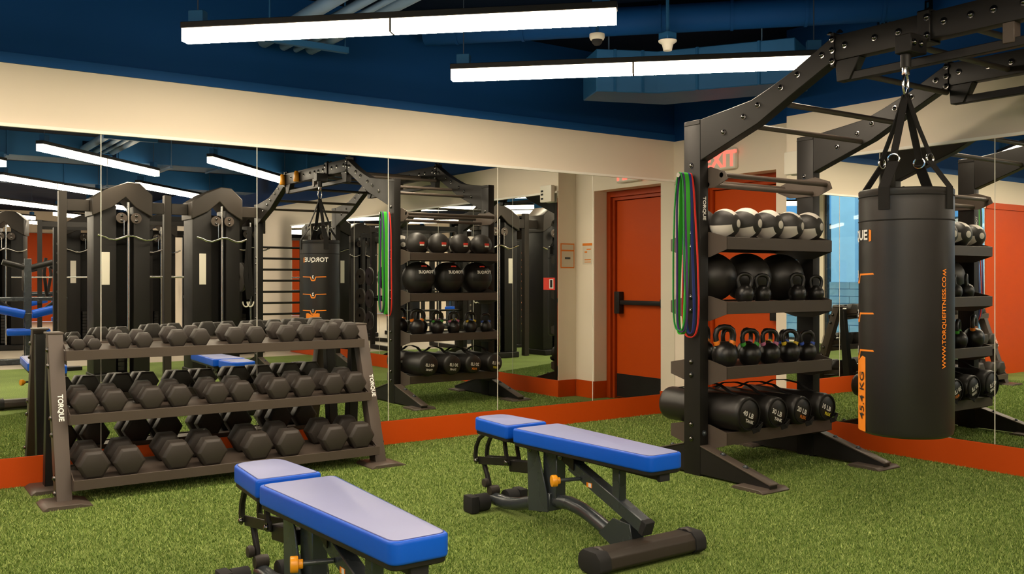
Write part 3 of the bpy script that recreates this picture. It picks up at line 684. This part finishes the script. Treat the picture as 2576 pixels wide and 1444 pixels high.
def wtext(s_, size, ang, z, mname, rot=0, name='lettering', sx=1.0):
    vs, fs, _, _ = _TXT[s_]; c, s2 = math.cos(rot), math.sin(rot); mb = MB()
    mb.add([((x*sx*c-y*s2)*size, (x*sx*s2+y*c)*size, 0) for x, y in vs], fs)
    out = split_tris([tuple(Vector(mb.v[k]) for k in f) for f in mb.f])
    return wrap(out, ang, z, BR*1.007+.0024).build(name, mname, bag, world=True)
def wpoly(pts, ang, z, mname, name, rr=None):
    bm = bmesh.new(); f = bm.faces.new([bm.verts.new((p[0], p[1], 0)) for p in pts]); bm.normal_update(); bmesh.ops.triangulate(bm, faces=bm.faces[:])
    out = split_tris([tuple(v.co.copy() for v in q.verts) for q in bm.faces]); bm.free()
    return wrap(out, ang, z, rr or BR*1.007).build(name, mname, bag, world=True)
wtext('TORQUE', .068, R(125), 1.463, 'white', sx=1.02)
wpoly([(0, -.03), (.016, -.026), (.016, .026), (0, .03)], R(163), 1.463, 'orangeprint', 'logo_mark')
for n_, z in (('3', 1.268), ('2', 1.075), ('1', .893)):
    for s_ in (-1, 1):
        wpoly([(s_*.036, .000), (s_*.150, .004), (s_*.145, .012), (s_*.028, .009), (s_*.015, -.023), (0, -.027), (0, -.042), (s_*.024, -.037)], R(133), z, 'orangeprint', 'wing_mark')
    wtext(n_, .05, R(133), z+.006, 'white', name='numeral')
wpoly([(-.082, 0), (.082, 0), (.082, .365), (.055, .372), (0, .345), (-.055, .372), (-.082, .365)], R(135), .500, 'orangeprint', 'orange_strip')
wtext('45.4 KG', .070, R(147), .675, 'dark', rot=R(90))
wc_, wm_, fs_ = _TXT['WWW.TORQUEFITNESS.CO'][2], _TXT['W'][2]*.92, .0345   # the closing M is an upturned W
wtext('WWW.TORQUEFITNESS.CO', fs_, R(261), 1.062-(wm_+.08)/2*fs_, 'orangeprint', rot=R(90), name='web_lettering')
wtext('W', fs_, R(261), 1.062+(wc_+.08)/2*fs_, 'orangeprint', rot=R(270), name='web_lettering', sx=.92)
# straps, D-rings, carabiner, hanger bracket
apex = Vector((BX, BY, 2.165))
for k, a in enumerate((R(186), R(272), R(2), R(95))):
    dr_ = Vector((math.cos(a), math.sin(a), 0)); tg = Vector((-math.sin(a), math.cos(a), 0)); rim = Vector((BX, BY, 0))+dr_*(BR*1.01)
    ring = Vector((BX, BY, 1.835))+dr_*.125
    low = [rim+Vector((0,0,z)) for z in (1.585, 1.64, BZ1+.002)]+[ring-Vector((0,0,.012))]
    MB().strap(low, tg, .055, .006).build('anchor_strap', 'web', bag, world=True)
    MB().tube([ring+tg*(.030*math.cos(q))+Vector((0,0,.026*math.sin(q))) for q in [2*math.pi*i/14 for i in range(14)]], .0045, 6, True).build('d_ring', 'chrome', bag, smooth=60, world=True)
    MB().strap([ring+Vector((0,0,.018)), ring.lerp(apex, .5)+Vector((0,0,.004)), apex+dr_*.006], tg, .036, .006).build('hanging_strap', 'web', bag, world=True)
MB().tube([(BX+.022*math.cos(q)*(1 if math.sin(q) > -.5 else .8), BY, 2.215+.055*math.sin(q)) for q in [2*math.pi*i/18 for i in range(18)]], .0065, 8, True).build('carabiner', 'chrome', bag, smooth=60, world=True)
MB().bx(BX-.015, BX+.015, BY-.014, BY+.014, 2.262, 2.335).build('swivel', 'chrome', bag, .004, 2, world=True)
hb = MB().bx(XL0-.014, XL0-.002, BY-.075, BY-.005, 2.428, 2.592).bx(XL1+.002, XL1+.012, BY-.075, BY-.005, 2.428, 2.592).bx(XL0-.014, XL1+.012, BY-.075, BY-.005, 2.581, 2.592).bx(XL0-.014, XL1+.012, BY-.075, BY-.005, 2.426, 2.437).bx(BX-.05, XL0-.012, BY-.06, BY+.03, 2.365, 2.455)
hk = hb.build('hanger_bracket', 'black', bag, .004, world=True)
MB().cyl((BX, BY, 2.30), (BX, BY, 2.37), .026, 12).build('hanger_eye', 'black', bag, smooth=40, world=True)
bolts(hk, [(XL0-.014, BY-.06, z) for z in (2.46, 2.55)], (-1,0,0)); bolts(hk, [(BX-.03, BY-.062, 2.41), (BX+.03, BY-.062, 2.41)], (0,-1,0))
bolts(hk, [(XL0+.02, BY-.05, 2.592), (XL0+.05, BY-.03, 2.592)], (0,0,1))

# =================================================================== dumbbell rack
rk = thing('dumbbell_rack', 'three-tier dark bronze dumbbell rack against the mirror wall', 'dumbbell rack', (-4.37, -.4, 0))
for x0, x1, sg in ((-5.385, -5.305, -1), (-3.44, -3.36, 1)):
    p = MB().prism([(-.655, .018), (-.560, .018), (-.262, .930), (-.345, .930)], 'x', x0, x1).build('front_post', 'bronze', rk, .004, 2, world=True)
    dn = Vector((0, -.305, -.90)).normalized()
    MB().text('TORQUE', .038, ((x0+x1)/2, -.5155+.050*.0-.0, .52), dn, (1,0,0), .004).build('lettering', 'white', p, world=True)
    MB().prism([(-.20, .018), (-.11, .018), (-.215, .905), (-.275, .905)], 'x', x0+.006, x1-.006).build('rear_post', 'black', rk, .004, world=True)
    MB().bx(x0-.004, x1+.004, -.35, -.205, .928, .940).build('top_cap', 'bronze', rk, .003, world=True)
    xm = (x0+x1)/2
    for y0, y1 in ((-.775, -.525), (-.33, -.05)):
        MB().prism([(xm-.125, 0), (xm+.125, 0), (xm+.125, .006), (xm+.06, .022), (xm-.10, .022), (xm-.125, .006)], 'y', y0, y1).build('foot_plate', 'bronze', rk, .002, world=True)
    bx0 = x0 if sg < 0 else x1
    bolts(rk, [(bx0, y, z) for y, z in ((-.345, .84), (-.375, .75), (-.47, .46), (-.50, .37), (-.585, .14), (-.61, .06))], (sg,0,0))
TIER = [(-.450, .838), (-.560, .482), (-.680, .132)]; TD = .36; TA = R(4)
for y, z in TIER:
    t = MB().bx(-5.303, -3.442, 0, TD, -.018, -.010)
    Mx = Matrix.Translation((0, y, z)) @ Matrix.Rotation(TA, 4, 'X'); t.xf(Mx)
    tr = t.build('tray', 'bronze', rk, world=True)
    MB().bx(-5.303, -3.425, -.006, .002, -.058, 0).xf(Mx).build('front_lip', 'bronze', tr, .0015, world=True)
    MB().bx(-5.303, -3.442, TD-.002, TD+.004, -.058, .0).xf(Mx).build('rear_lip', 'bronze', tr, .0015, world=True)
    for x0, x1 in ((-5.305, -5.300), (-3.445, -3.440)):
        MB().prism([(-.004, 0), (TD, 0), (TD, .045), (.14, .045), (-.004, -.002), (-.004, -.058), (.12, -.075), (TD, -.058)], 'x', x0, x1).xf(Mx).build('end_bracket', 'bronze', tr, world=True)
def hex_head(mb, Wd, y0, y1, ch):
    r_ = Wd/2; cz = .866*r_
    def ring(y, rr): return [(rr*math.cos(R(60*i)), y, cz+rr*math.sin(R(60*i))) for i in range(6)]
    vs = ring(y0, r_-ch*1.1)+ring(y0+ch, r_)+ring(y1-ch, r_)+ring(y1, r_-ch*1.1); fs = [tuple(range(5, -1, -1)), tuple(range(18, 24))]
    for k in range(3):
        for i in range(6): j = (i+1) % 6; fs.append((k*6+i, k*6+j, k*6+6+j, k*6+6+i))
    mb.add(vs, fs); return mb
def dumbbell(Wd, hl, gl):
    t = thing('dumbbell', 'dumbbell', 'dumbbell')
    for y0 in (0, hl+gl): hex_head(MB(), Wd, y0, y0+hl, Wd*.09).build('head', 'rubber', t, .0025)
    cz = .433*Wd; prof = [(.0135, hl-.01), (.0145, hl+gl*.15), (.0175, hl+gl*.5), (.0145, hl+gl*.85), (.0135, hl+gl+.01)]
    MB().lathe(prof, 12, (0, 0, cz), 'y').build('handle', 'chrome', t, smooth=60)
    MB().lathe([(.020, hl-.002), (.020, hl+.006), (.012, hl+.006)], 12, (0, 0, cz), 'y').build('collar', 'chrome', t, smooth=40)
    return t
T1 = [(-5.233, .078), (-5.148, .078), (-4.992, .108), (-4.872, .108), (-4.671, .122), (-4.533, .122), (-4.312, .126), (-4.178, .126), (-3.968, .130), (-3.832, .130), (-3.655, .138), (-3.520, .138)]
T2 = [(-5.218, .148), (-5.062, .148), (-4.852, .152), (-4.692, .152), (-4.466, .150), (-4.308, .150), (-4.067, .156), (-3.893, .156), (-3.690, .162), (-3.532, .162)]
T3 = [(-5.195, .180), (-5.007, .180), (-4.735, .186), (-4.532, .186), (-4.246, .192), (-4.036, .192), (-3.735, .188), (-3.546, .188)]
for ti, (lst, nm) in enumerate(((T1, 'top'), (T2, 'middle'), (T3, 'bottom'))):
    y, z = TIER[ti]; pr = None
    for i, (x, Wd) in enumerate(lst):
        lab = 'black rubber hex dumbbell on the %s tier, %s from the left end' % (nm, ORD[i])
        loc = Matrix.Translation((0, y, z)) @ Matrix.Rotation(TA, 4, 'X') @ Vector((0, .012, -.0085))
        loc = (x, loc[1], loc[2])
        if i % 2 == 0:
            pr = dumbbell(Wd, Wd*.62, .115); pr.location = loc; pr.rotation_euler = (TA, 0, 0); pr['label'] = lab; pr['group'] = 'hex dumbbells on the rack'
        else: dup(pr, loc, rot=(TA, 0, random.uniform(-.03, .03)), label=lab, group='hex dumbbells on the rack')

# =================================================================== adjustable benches
def rounded(poly, r_, n=4):
    out = []; N = len(poly)
    for i in range(N):
        p = Vector((*poly[i], 0)); a = Vector((*poly[i-1], 0)); c = Vector((*poly[(i+1) % N], 0)); rr = r_[i] if isinstance(r_, list) else r_
        d1 = (a-p).normalized(); d2 = (c-p).normalized(); p1 = p+d1*rr; p2 = p+d2*rr
        for k in range(n+1): t = k/n; q = p1*(1-t)**2+p*2*t*(1-t)+p2*t*t; out.append((q.x, q.y))
    return out
def inset(poly, d): # shrink toward centroid, roughly
    cx = sum(p[0] for p in poly)/len(poly); cy = sum(p[1] for p in poly)/len(poly); hx = max(abs(p[0]-cx) for p in poly); hy = max(abs(p[1]-cy) for p in poly)
    return [(cx+(p[0]-cx)*(1-d/hx), cy+(p[1]-cy)*(1-d/hy)) for p in poly]
def pad(poly, z0, z1, parent, name):
    o = MB().prism(poly, 'z', z0, z1-.002).build(name, 'bluevinyl', parent, .012, 3, smooth=50)
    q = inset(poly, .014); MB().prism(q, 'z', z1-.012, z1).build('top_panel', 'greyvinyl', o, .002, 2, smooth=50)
    q2 = inset(poly, .0125); MB().tube([(p[0], p[1], z1-.0022) for p in q2], .0018, 5, True).build('piping', 'navy', o)
    MB().prism(inset(poly, .006), 'z', z0-.016, z0+.004).build('backing_board', 'black', o, .004)
    return o
bn = thing('adjustable_bench', 'blue adjustable bench with grey top nearest the black rig', 'weight bench', (-3.43, -2.75, 0), 0, 'blue adjustable benches')
Y0 = -2.75
L = lambda y: y-Y0
main = rounded([(-.152, L(-2.445)), (-.098, L(-3.40)), (.098, L(-3.40)), (.152, L(-2.445))], [.03, .035, .035, .03])
head = rounded([(-.132, L(-2.375)), (.132, L(-2.375)), (.105, L(-2.00)), (-.105, L(-2.00))], [.02, .02, .07, .07], 6)
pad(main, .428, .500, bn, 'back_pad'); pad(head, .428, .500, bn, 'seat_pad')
tp = [(-2.06, .052), (-2.19, .050), (-2.30, .066), (-2.42, .100), (-2.52, .130), (-2.62, .150), (-2.73, .156), (-2.83, .144), (-2.93, .116), (-3.03, .082), (-3.12, .058), (-3.20, .048)]
MB().tube([(0, L(y), z) for y, z in tp], .034, 16).build('base_tube', 'gun', bn, smooth=60)
for s_ in (-1, 1):
    x0, x1 = (s_*.048, s_*.056); 
    MB().prism([(L(-2.448), .405), (L(-2.535), .405), (L(-2.615), .185), (L(-2.625), .098), (L(-2.462), .075)], 'x', min(x0, x1), max(x0, x1)).build('upright_plate', 'gun', bn, .002)
    MB().prism([(L(-2.65), .40), (L(-2.72), .36), (L(-2.80), .33), (L(-2.80), .385), (L(-2.72), .41)], 'x', min(s_*.030, s_*.036), max(s_*.030, s_*.036)).build('pivot_plate', 'black', bn, .001)
MB().bx(-.048, .048, L(-2.625), L(-2.60), .10, .19).bx(-.048, .048, L(-2.545), L(-2.46), .08, .10).bx(-.030, .030, L(-2.66), L(-2.55), .16, .40).build('upright_post', 'gun', bn, .004)
MB().bx(-.03, .03, L(-3.37), L(-2.43), .385, .413).build('pad_rail', 'black', bn, .004)
MB().bx(-.03, .03, L(-3.385), L(-3.365), .380, .418).build('rail_cap', 'dark', bn, .002)
MB().bx(-.025, .025, L(-2.36), L(-2.03), .385, .413).build('seat_rail', 'black', bn, .004)
arm = MB().beam((0, L(-2.755), .352), (0, L(-3.265), .160), .055, .062).build('support_arm', 'gun', bn, .004)
MB().beam((0, L(-3.255), .1635), (0, L(-3.285), .152), .058, .066).build('arm_cap', 'dark', arm, .003)
MB().bx(-.0285, -.0278, L(-2.93), L(-2.89), .270, .292).build('brand_sticker', 'orangeprint', arm); MB().bx(-.0290, -.0285, L(-2.925), L(-2.905), .272, .290).build('brand_print', 'white', arm)
MB().bx(-.022, .022, L(-3.115), L(-3.065), .245, .40).build('pad_strut', 'gun', bn, .003)
for s_ in (-1, 1): MB().prism([(L(-2.985), .075), (L(-3.085), .165), (L(-3.20), .160), (L(-3.215), .095), (L(-3.08), .036)], 'x', min(s_*.030, s_*.037), max(s_*.030, s_*.037)).build('tube_bracket', 'gun', bn, .002)
oct_ = [(L(-3.325), .03), (L(-3.30), .010), (L(-3.21), .010), (L(-3.185), .03), (L(-3.190), .075), (L(-3.215), .098), (L(-3.295), .098), (L(-3.32), .075)]
cb = MB().prism(oct_, 'x', -.255, .255).build('cross_foot', 'darkbronze', bn, .006, 2)
for s_ in (-1, 1):
    sc_ = [((y-L(-3.255))*1.12+L(-3.255), max(0, (z-.05)*1.12+.05)) for y, z in oct_]
    MB().prism(sc_, 'x', min(s_*.25, s_*.318), max(s_*.25, s_*.318)).build('end_cap', 'dark', cb, .012, 2)
    MB().torus((s_*.262, L(-3.255), .055), .05, .010, (1,0,0), 20, 6).build('strap_ring', 'rubber', cb, smooth=60)
for s_ in (-1, 1):
    wz = MB().cyl((s_*.06, L(-2.085), .047), (s_*.135, L(-2.085), .047), .047, 20); wz.build('wheel', 'dark', bn, .006, 2, smooth=40)
    MB().bx(min(s_*.135, s_*.185), max(s_*.135, s_*.185), L(-2.130), L(-2.04), .002, .092).build('end_cap', 'dark', bn, .01, 2)
kn = MB().cyl((-.03, L(-2.845), .300), (-.155, L(-2.80), .297), .009, 10).build('pin_shaft', 'gun', bn, smooth=40)
MB().cyl((-.125, L(-2.812), .297), (-.142, L(-2.805), .297), .016, 14).cyl((-.140, L(-2.806), .297), (-.165, L(-2.797), .297), .028, 18).build('yellow_knob', 'yknob', bn, .004, 2, smooth=40)
# rear adjustment linkage
for s_ in (-1, 1):
    xx = s_*.038
    pth = [(-2.03, .405), (-1.975, .37), (-1.945, .32), (-1.935, .27), (-1.945, .235)]
    MB().strap([(xx, L(y), z) for y, z in pth], (0, .7, .7), .032, .009).build('quadrant_plate', 'black', bn) if False else MB().tube([(xx, L(y), z) for y, z in pth], .013, 6).build('quadrant', 'black', bn, smooth=50)
    MB().beam((xx*.8, L(-1.955), .245), (xx*.8, L(-2.26), .285), .008, .042).build('link_bar', 'black', bn, .002)
    MB().tube([(xx, L(-2.22), .40), (xx, L(-2.235), .33), (xx, L(-2.255), .27)], .012, 6).build('link_post', 'black', bn, smooth=50)
MB().beam((0, L(-2.24), .26), (0, L(-2.46), .285), .05, .06).build('link_block', 'black', bn, .004)
MB().tube([(0, L(-1.96), .235), (0, L(-1.985), .19), (0, L(-2.015), .13), (0, L(-2.02), .085)], .014, 8).build('lower_link', 'black', bn, smooth=50)
MB().lathe([(0, 0), (.022, .002), (.026, .014), (.022, .026), (0, .028)], 14, (-.05, L(-2.035), .135), 'x').build('link_knob', 'rubber', bn, smooth=50)
MB().lathe([(0, 0), (.025, .002), (.028, .03), (.025, .058), (0, .06)], 14, (-.03, L(-2.06), .095), 'x').build('rear_roller', 'rubber', bn, smooth=50)
bolts(bn, [(-.045, L(-1.955), .245), (-.045, L(-2.25), .283), (-.037, L(-2.70), .385), (-.056, L(-2.47), .39)], (-1,0,0), world=False)
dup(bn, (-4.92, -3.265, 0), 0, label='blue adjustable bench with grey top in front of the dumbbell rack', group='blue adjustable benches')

# =================================================================== turf pile
def turf_pile(n):
    C = np.array([-6.242, -6.26]); a = R(34.948); V = np.array([math.sin(a), math.cos(a)]); Rt = np.array([math.cos(a), -math.sin(a)])
    D = 3.0+6.5*rng.random(n*2)**1.25; Lr = (rng.random(n*2)*2-1)*.60*D
    P = C+D[:, None]*V+Lr[:, None]*Rt
    ok = (P[:, 0] < -.27) & (P[:, 0] > -6.6) & (P[:, 1] < -.03) & (P[:, 1] > -6.5)
    rects = []
    for xm in (XL0/2+XL1/2, XR0/2+XR1/2): rects += [(xm-.125, xm+.125, PY-.65, PY-.39), (xm-.125, xm+.125, PY+.39, PY+.65), (xm-.045, xm+.045, PY-.65, PY+.65), (xm-.125, xm+.125, PY2-.65, PY2-.39), (xm-.125, xm+.125, PY2+.39, PY2+.65), (xm-.045, xm+.045, PY2-.65, PY2+.65)]
    for xm in (-5.345, -3.40): rects += [(xm-.13, xm+.13, -.78, -.52), (xm-.13, xm+.13, -.335, -.045)]
    for bx, by in ((-3.43, -2.75), (-4.92, -3.265)): rects += [(bx-.325, bx+.325, by-.585, by-.425), (bx-.19, bx+.19, by+.61, by+.72), (bx-.04, bx+.04, by+.36, by+.72), (bx-.06, bx+.06, by-.5, by-.22), (bx-.20, bx+.20, by+.58, by+.75)]
    for a0, a1, b0, b1 in rects: ok &= ~((P[:, 0] > a0-.016) & (P[:, 0] < a1+.016) & (P[:, 1] > b0-.016) & (P[:, 1] < b1+.016))
    P = P[ok][:n]; k = len(P); h = (.007+.010*rng.random(k)); th = rng.random(k)*6.283; wd = .0011+.0009*rng.random(k)
    wd *= 1+.12*np.linalg.norm(P-C, axis=1)
    ln = np.clip(rng.normal(0, .55, (k, 2)), -.85, .85)*h[:, None]
    dx = np.stack([np.cos(th)*wd, np.sin(th)*wd], 1)
    v = np.zeros((k, 3, 3)); v[:, 0, :2] = P-dx; v[:, 1, :2] = P+dx; v[:, 2, :2] = P+ln; v[:, 2, 2] = h; v[:, :2, 2] = -.001
    me = bpy.data.meshes.new('turf_pile'); me.vertices.add(k*3); me.vertices.foreach_set('co', v.reshape(-1)); me.loops.add(k*3); me.loops.foreach_set('vertex_index', np.arange(k*3, dtype=np.int32))
    me.polygons.add(k); me.polygons.foreach_set('loop_start', np.arange(0, k*3, 3, dtype=np.int32)); me.polygons.foreach_set('loop_total', np.full(k, 3, dtype=np.int32)); me.update(calc_edges=True)
    me.materials.append(M['blade']); o = bpy.data.objects.new('turf_pile', me); COL.objects.link(o)
    tag(o, 'short green blades of the artificial turf', 'turf', kind='stuff')
turf_pile(420000)

# =================================================================== the rest of the gym, seen in the mirrors
FYC = PY2
def cable_tower(xc, wd, label):
    t = thing('cable_tower', label, 'cable machine', (xc, FYC, 0), 0, 'cable towers beside the rig')
    h = wd/2
    MB().bx(-h, h, -.32, .22, 0, .09).build('base', 'black', t, .01)
    MB().bx(-h, -h+.40*wd, -.25, .16, .09, 2.16).build('weight_shroud', 'black', t, .02, 2); MB().bx(h-.30*wd, h, -.25, .16, .09, 2.16).build('weight_shroud', 'black', t, .02, 2)
    MB().prism([(-h-.02, 2.02), (-h-.02, 2.24), (-h+.25*wd, 2.36), (h-.42*wd, 2.45), (h-.2*wd, 2.44), (h+.02, 2.30), (h+.02, 2.02), (h-.28*wd, 2.14), (h-.45*wd, 2.26), (-h+.32*wd, 2.13)], 'y', -.27, .20).build('top_housing', 'darkbronze', t, .008)
    px_ = h-.40*wd
    MB().bx(-h+.40*wd, h-.30*wd, -.2, -.16, .09, 2.1).build('back_panel', 'black', t)
    MB().cyl((px_, .19, .1), (px_, .19, 2.2), .017, 12).build('guide_pole', 'zinc', t, smooth=40)
    for d in (-.085, .085):
        p = MB().lathe([(0, 0), (.062, 0), (.066, .006), (.062, .012), (0, .012)], 18, (px_+d, .21, 2.0), 'y'); o = p.build('pulley_plate', 'bronze', t, smooth=40)
        for z in (1.97, 2.03): b = bpy.data.objects.new('bolt', BOLT); COL.objects.link(b); b.parent = o; b.location = (px_+d, .222, z); b.rotation_euler = (R(-90), 0, 0)
    MB().tube([(px_-.55*wd+i*wd*.105, .24, 1.76+.028*math.cos(i*1.15)) for i in range(11)], .014, 8).build('curl_bar', 'chrome', t, smooth=60)
    MB().cyl((px_-.06, .24, 1.79), (px_-.06, .24, 1.97), .006, 6).build('cable', 'zinc', t)
    MB().bx(-h+.14*wd, -h+.28*wd, .16, .166, 1.18, 1.58).build('instruction_plate', 'plastic', t, .01)
    for i in range(10): MB().bx(px_-.10, px_-.03, -.15, .1, .12+i*.055, .168+i*.055).build('weight_plate', 'iron', t)
    return t
ct0 = cable_tower(-3.66, .66, 'tall black cable tower under the duct, farther from the rig'); cable_tower(-2.50, .62, 'tall black cable tower joined to the rig')
t = thing('crossover_frame', 'black steel frame linking the cable towers to the rig', 'gym frame', (-3.1, FYC, 0))
for x in (-4.31, -3.085): MB().bx(x-.045, x+.045, FYC-.045, FYC+.045, 0, 2.32).build('post', 'darkbronze', t, .004, world=True)
for x0, x1 in ((-4.264, -4.014), (-3.306, -3.131), (-3.039, -2.834), (-2.166, -1.921)): MB().bx(x0, x1, FYC-.04, FYC+.04, 2.08, 2.22).build('crossbeam', 'darkbronze', t, .004, world=True)
# suspension trainer and rope attachments
t = thing('suspension_trainer', 'black suspension trainer hanging between cable tower and rig', 'straps', (-2.04, FYC+.12, .85))
MB().strap([(-2.04, FYC+.1, 1.95), (-2.05, FYC+.12, 1.5), (-2.02, FYC+.12, 1.02)], (1,0,0), .05, .02).strap([(-2.04, FYC+.1, 1.9), (-2.10, FYC+.12, 1.3), (-2.06, FYC+.12, .98)], (1,0,0), .06, .02).build('strap', 'web', t, world=True)
for x in (-2.10, -2.04): MB().tube([(x+.045*math.cos(a), FYC+.13, .95+.07*math.sin(a)) for a in [math.pi+math.pi*i/8 for i in range(9)]], .010, 6).build('grip', 'plastic', t, smooth=60, world=True)
# lat machine with blue pads
def pad_machine(x, y, rz, label, group='pad machines across the gym'):
    t = thing('pad_machine', label, 'exercise machine', (x, y, 0), rz, group)
    MB().bx(-.5, .5, -.06, .06, 0, .08).bx(-.05, .05, -.8, .6, 0, .08).build('base_frame', 'gun', t, .008)
    MB().bx(-.05, .05, -.05, .05, .08, 1.55).build('column', 'gun', t, .006)
    for s_ in (-1, 1):
        MB().tube([(s_*.15, .05, .75), (s_*.40, .12, .95), (s_*.46, .14, 1.35), (s_*.42, .12, 1.65)], .032, 8).build('lever_arm', 'black', t, smooth=60)
        MB().cyl((s_*.05, .3, .74), (s_*.38, .3, .82), .062, 14).build('roller_pad', 'bluevinyl', t, .01, smooth=40)
        MB().cyl((s_*.05, .02, 1.42), (s_*.33, .05, 1.50), .045, 12).build('arm_pad', 'black', t, smooth=40)
    MB().bx(-.28, .28, .02, .42, .44, .53).build('seat_pad', 'bluevinyl', t, .03, 3); MB().bx(-.04, .04, .12, .30, .08, .75).build('seat_post', 'gun', t, .004)
    MB().bx(-.55, .55, -.35, -.28, .92, .98).build('crossbar', 'gun', t, .01)
    return t
m0 = pad_machine(-4.30, -9.0, R(5), 'blue padded lever machine beyond the turf edge')
def peg_post(x, y, label):
    t = thing('peg_post', label, 'rack post', (x, y, 0), 0, 'drilled rack posts')
    MB().bx(-.05, .05, -.05, .05, 0, 1.95).build('post', 'black', t, .004); MB().bx(-.3, .3, -.09, .09, 0, .05).build('foot', 'black', t, .004)
    for i in range(12): 
        o = MB().cyl((0, .05, .3+i*.13), (0, .054, .3+i*.13), .022, 10).build('hole_ring', 'chrome', t)
peg_post(-4.12, -7.6, 'drilled black rack post in front of the lever machine'); peg_post(-4.9, -10.6, 'drilled black rack post behind the lever machine')
for i, (x, y, rz, lab) in enumerate(((-5.5, -11.2, .4, 'blue padded machine near the middle windows'), (-3.1, -13.4, -.3, 'blue padded machine in front of the orange panel'), (-5.0, -16.8, .8, 'blue padded machine beside the far orange panel'), (-3.5, -15.5, .1, 'blue padded machine near the end wall'), (-6.9, -14.8, .6, 'blue padded machine by the far windows'), (-7.8, -8.9, 1.2, 'blue padded machine by the near windows'))):
    dup(m0, (x, y, 0), rz, label=lab)
t = thing('exercise_mat_stand', 'upright stand of purple exercise mats far behind', 'mat stand', (-1.45, -10.4, 0))
MB().bx(-.16, .16, -.03, .03, .12, 1.75).build('mat', 'purplewall', t, .02, 2); MB().bx(-.3, .3, -.25, .25, 0, .06).build('base', 'black', t, .005); MB().bx(-.2, .2, -.06, -.03, .06, 1.8).build('frame', 'black', t)

def power_rack(x, y, rz, label):
    t = thing('power_rack', label, 'power rack', (x, y, 0), rz, 'power racks across the gym')
    for sx in (-.6, .6):
        for sy in (-.5, .5): MB().bx(sx-.035, sx+.035, sy-.035, sy+.035, 0, 2.2).build('post', 'black', t)
        MB().bx(sx-.035, sx+.035, -.465, .465, 2.1, 2.18).build('side_beam', 'black', t); MB().bx(sx-.035, sx+.035, -.465, .465, 0, .07).build('side_foot', 'black', t)
        MB().bx(sx-.03, sx+.03, -.465, .6, .86, .92).build('safety_arm', 'black', t)
    for sy in (-.5, .5): MB().bx(-.565, .565, sy-.03, sy+.03, 2.1, 2.18).build('cross_beam', 'black', t)
    MB().cyl((-1.0, .58, 1.28), (1.0, .58, 1.28), .014, 10).build('barbell', 'zinc', t, smooth=40)
    for sx in (-.82, .82):
        MB().lathe([(.05, -.03), (.20, -.03), (.225, -.02), (.225, .02), (.20, .03), (.05, .03)], 24, (sx, .58, 1.28), 'x').build('weight_plate', 'rubber', t, smooth=40)
    for k in range(3): MB().lathe([(.03, -.02), (.16, -.02), (.17, 0), (.16, .02), (.03, .02)], 20, (.66, -.5, .5+k*.4), 'x').build('weight_plate', 'rubber', t, smooth=40)
    return t
p0 = power_rack(-3.3, -10.7, R(8), 'black power rack with loaded barbell behind the farther cable tower')
for x, y, rz, lab in ((-2.35, -8.4, -.05, 'black power rack with loaded barbell behind the joined cable tower'), (-1.55, -12.6, .05, 'black power rack with loaded barbell near the right wall'), (-5.6, -13.6, .2, 'black power rack with loaded barbell in the middle of the gym'), (-7.4, -11.6, .9, 'black power rack with loaded barbell near the windows'), (-1.6, -16.6, .0, 'black power rack with loaded barbell near the end of the right wall')):
    dup(p0, (x, y, 0), rz, label=lab)

for x, y, rz, lab in ((-3.0, -12.0, .1, 'distant cable tower behind the power rack in the middle of the gym'), (-1.05, -9.2, -.2, 'distant cable tower beside the right wall mirrors'), (-4.25, -12.3, .3, 'distant cable tower between the padded machines'), (-1.9, -11.45, .0, 'distant cable tower beside the purple mats')):
    dup(ct0, (x, y, 0), rz, label=lab, group='distant cable towers')
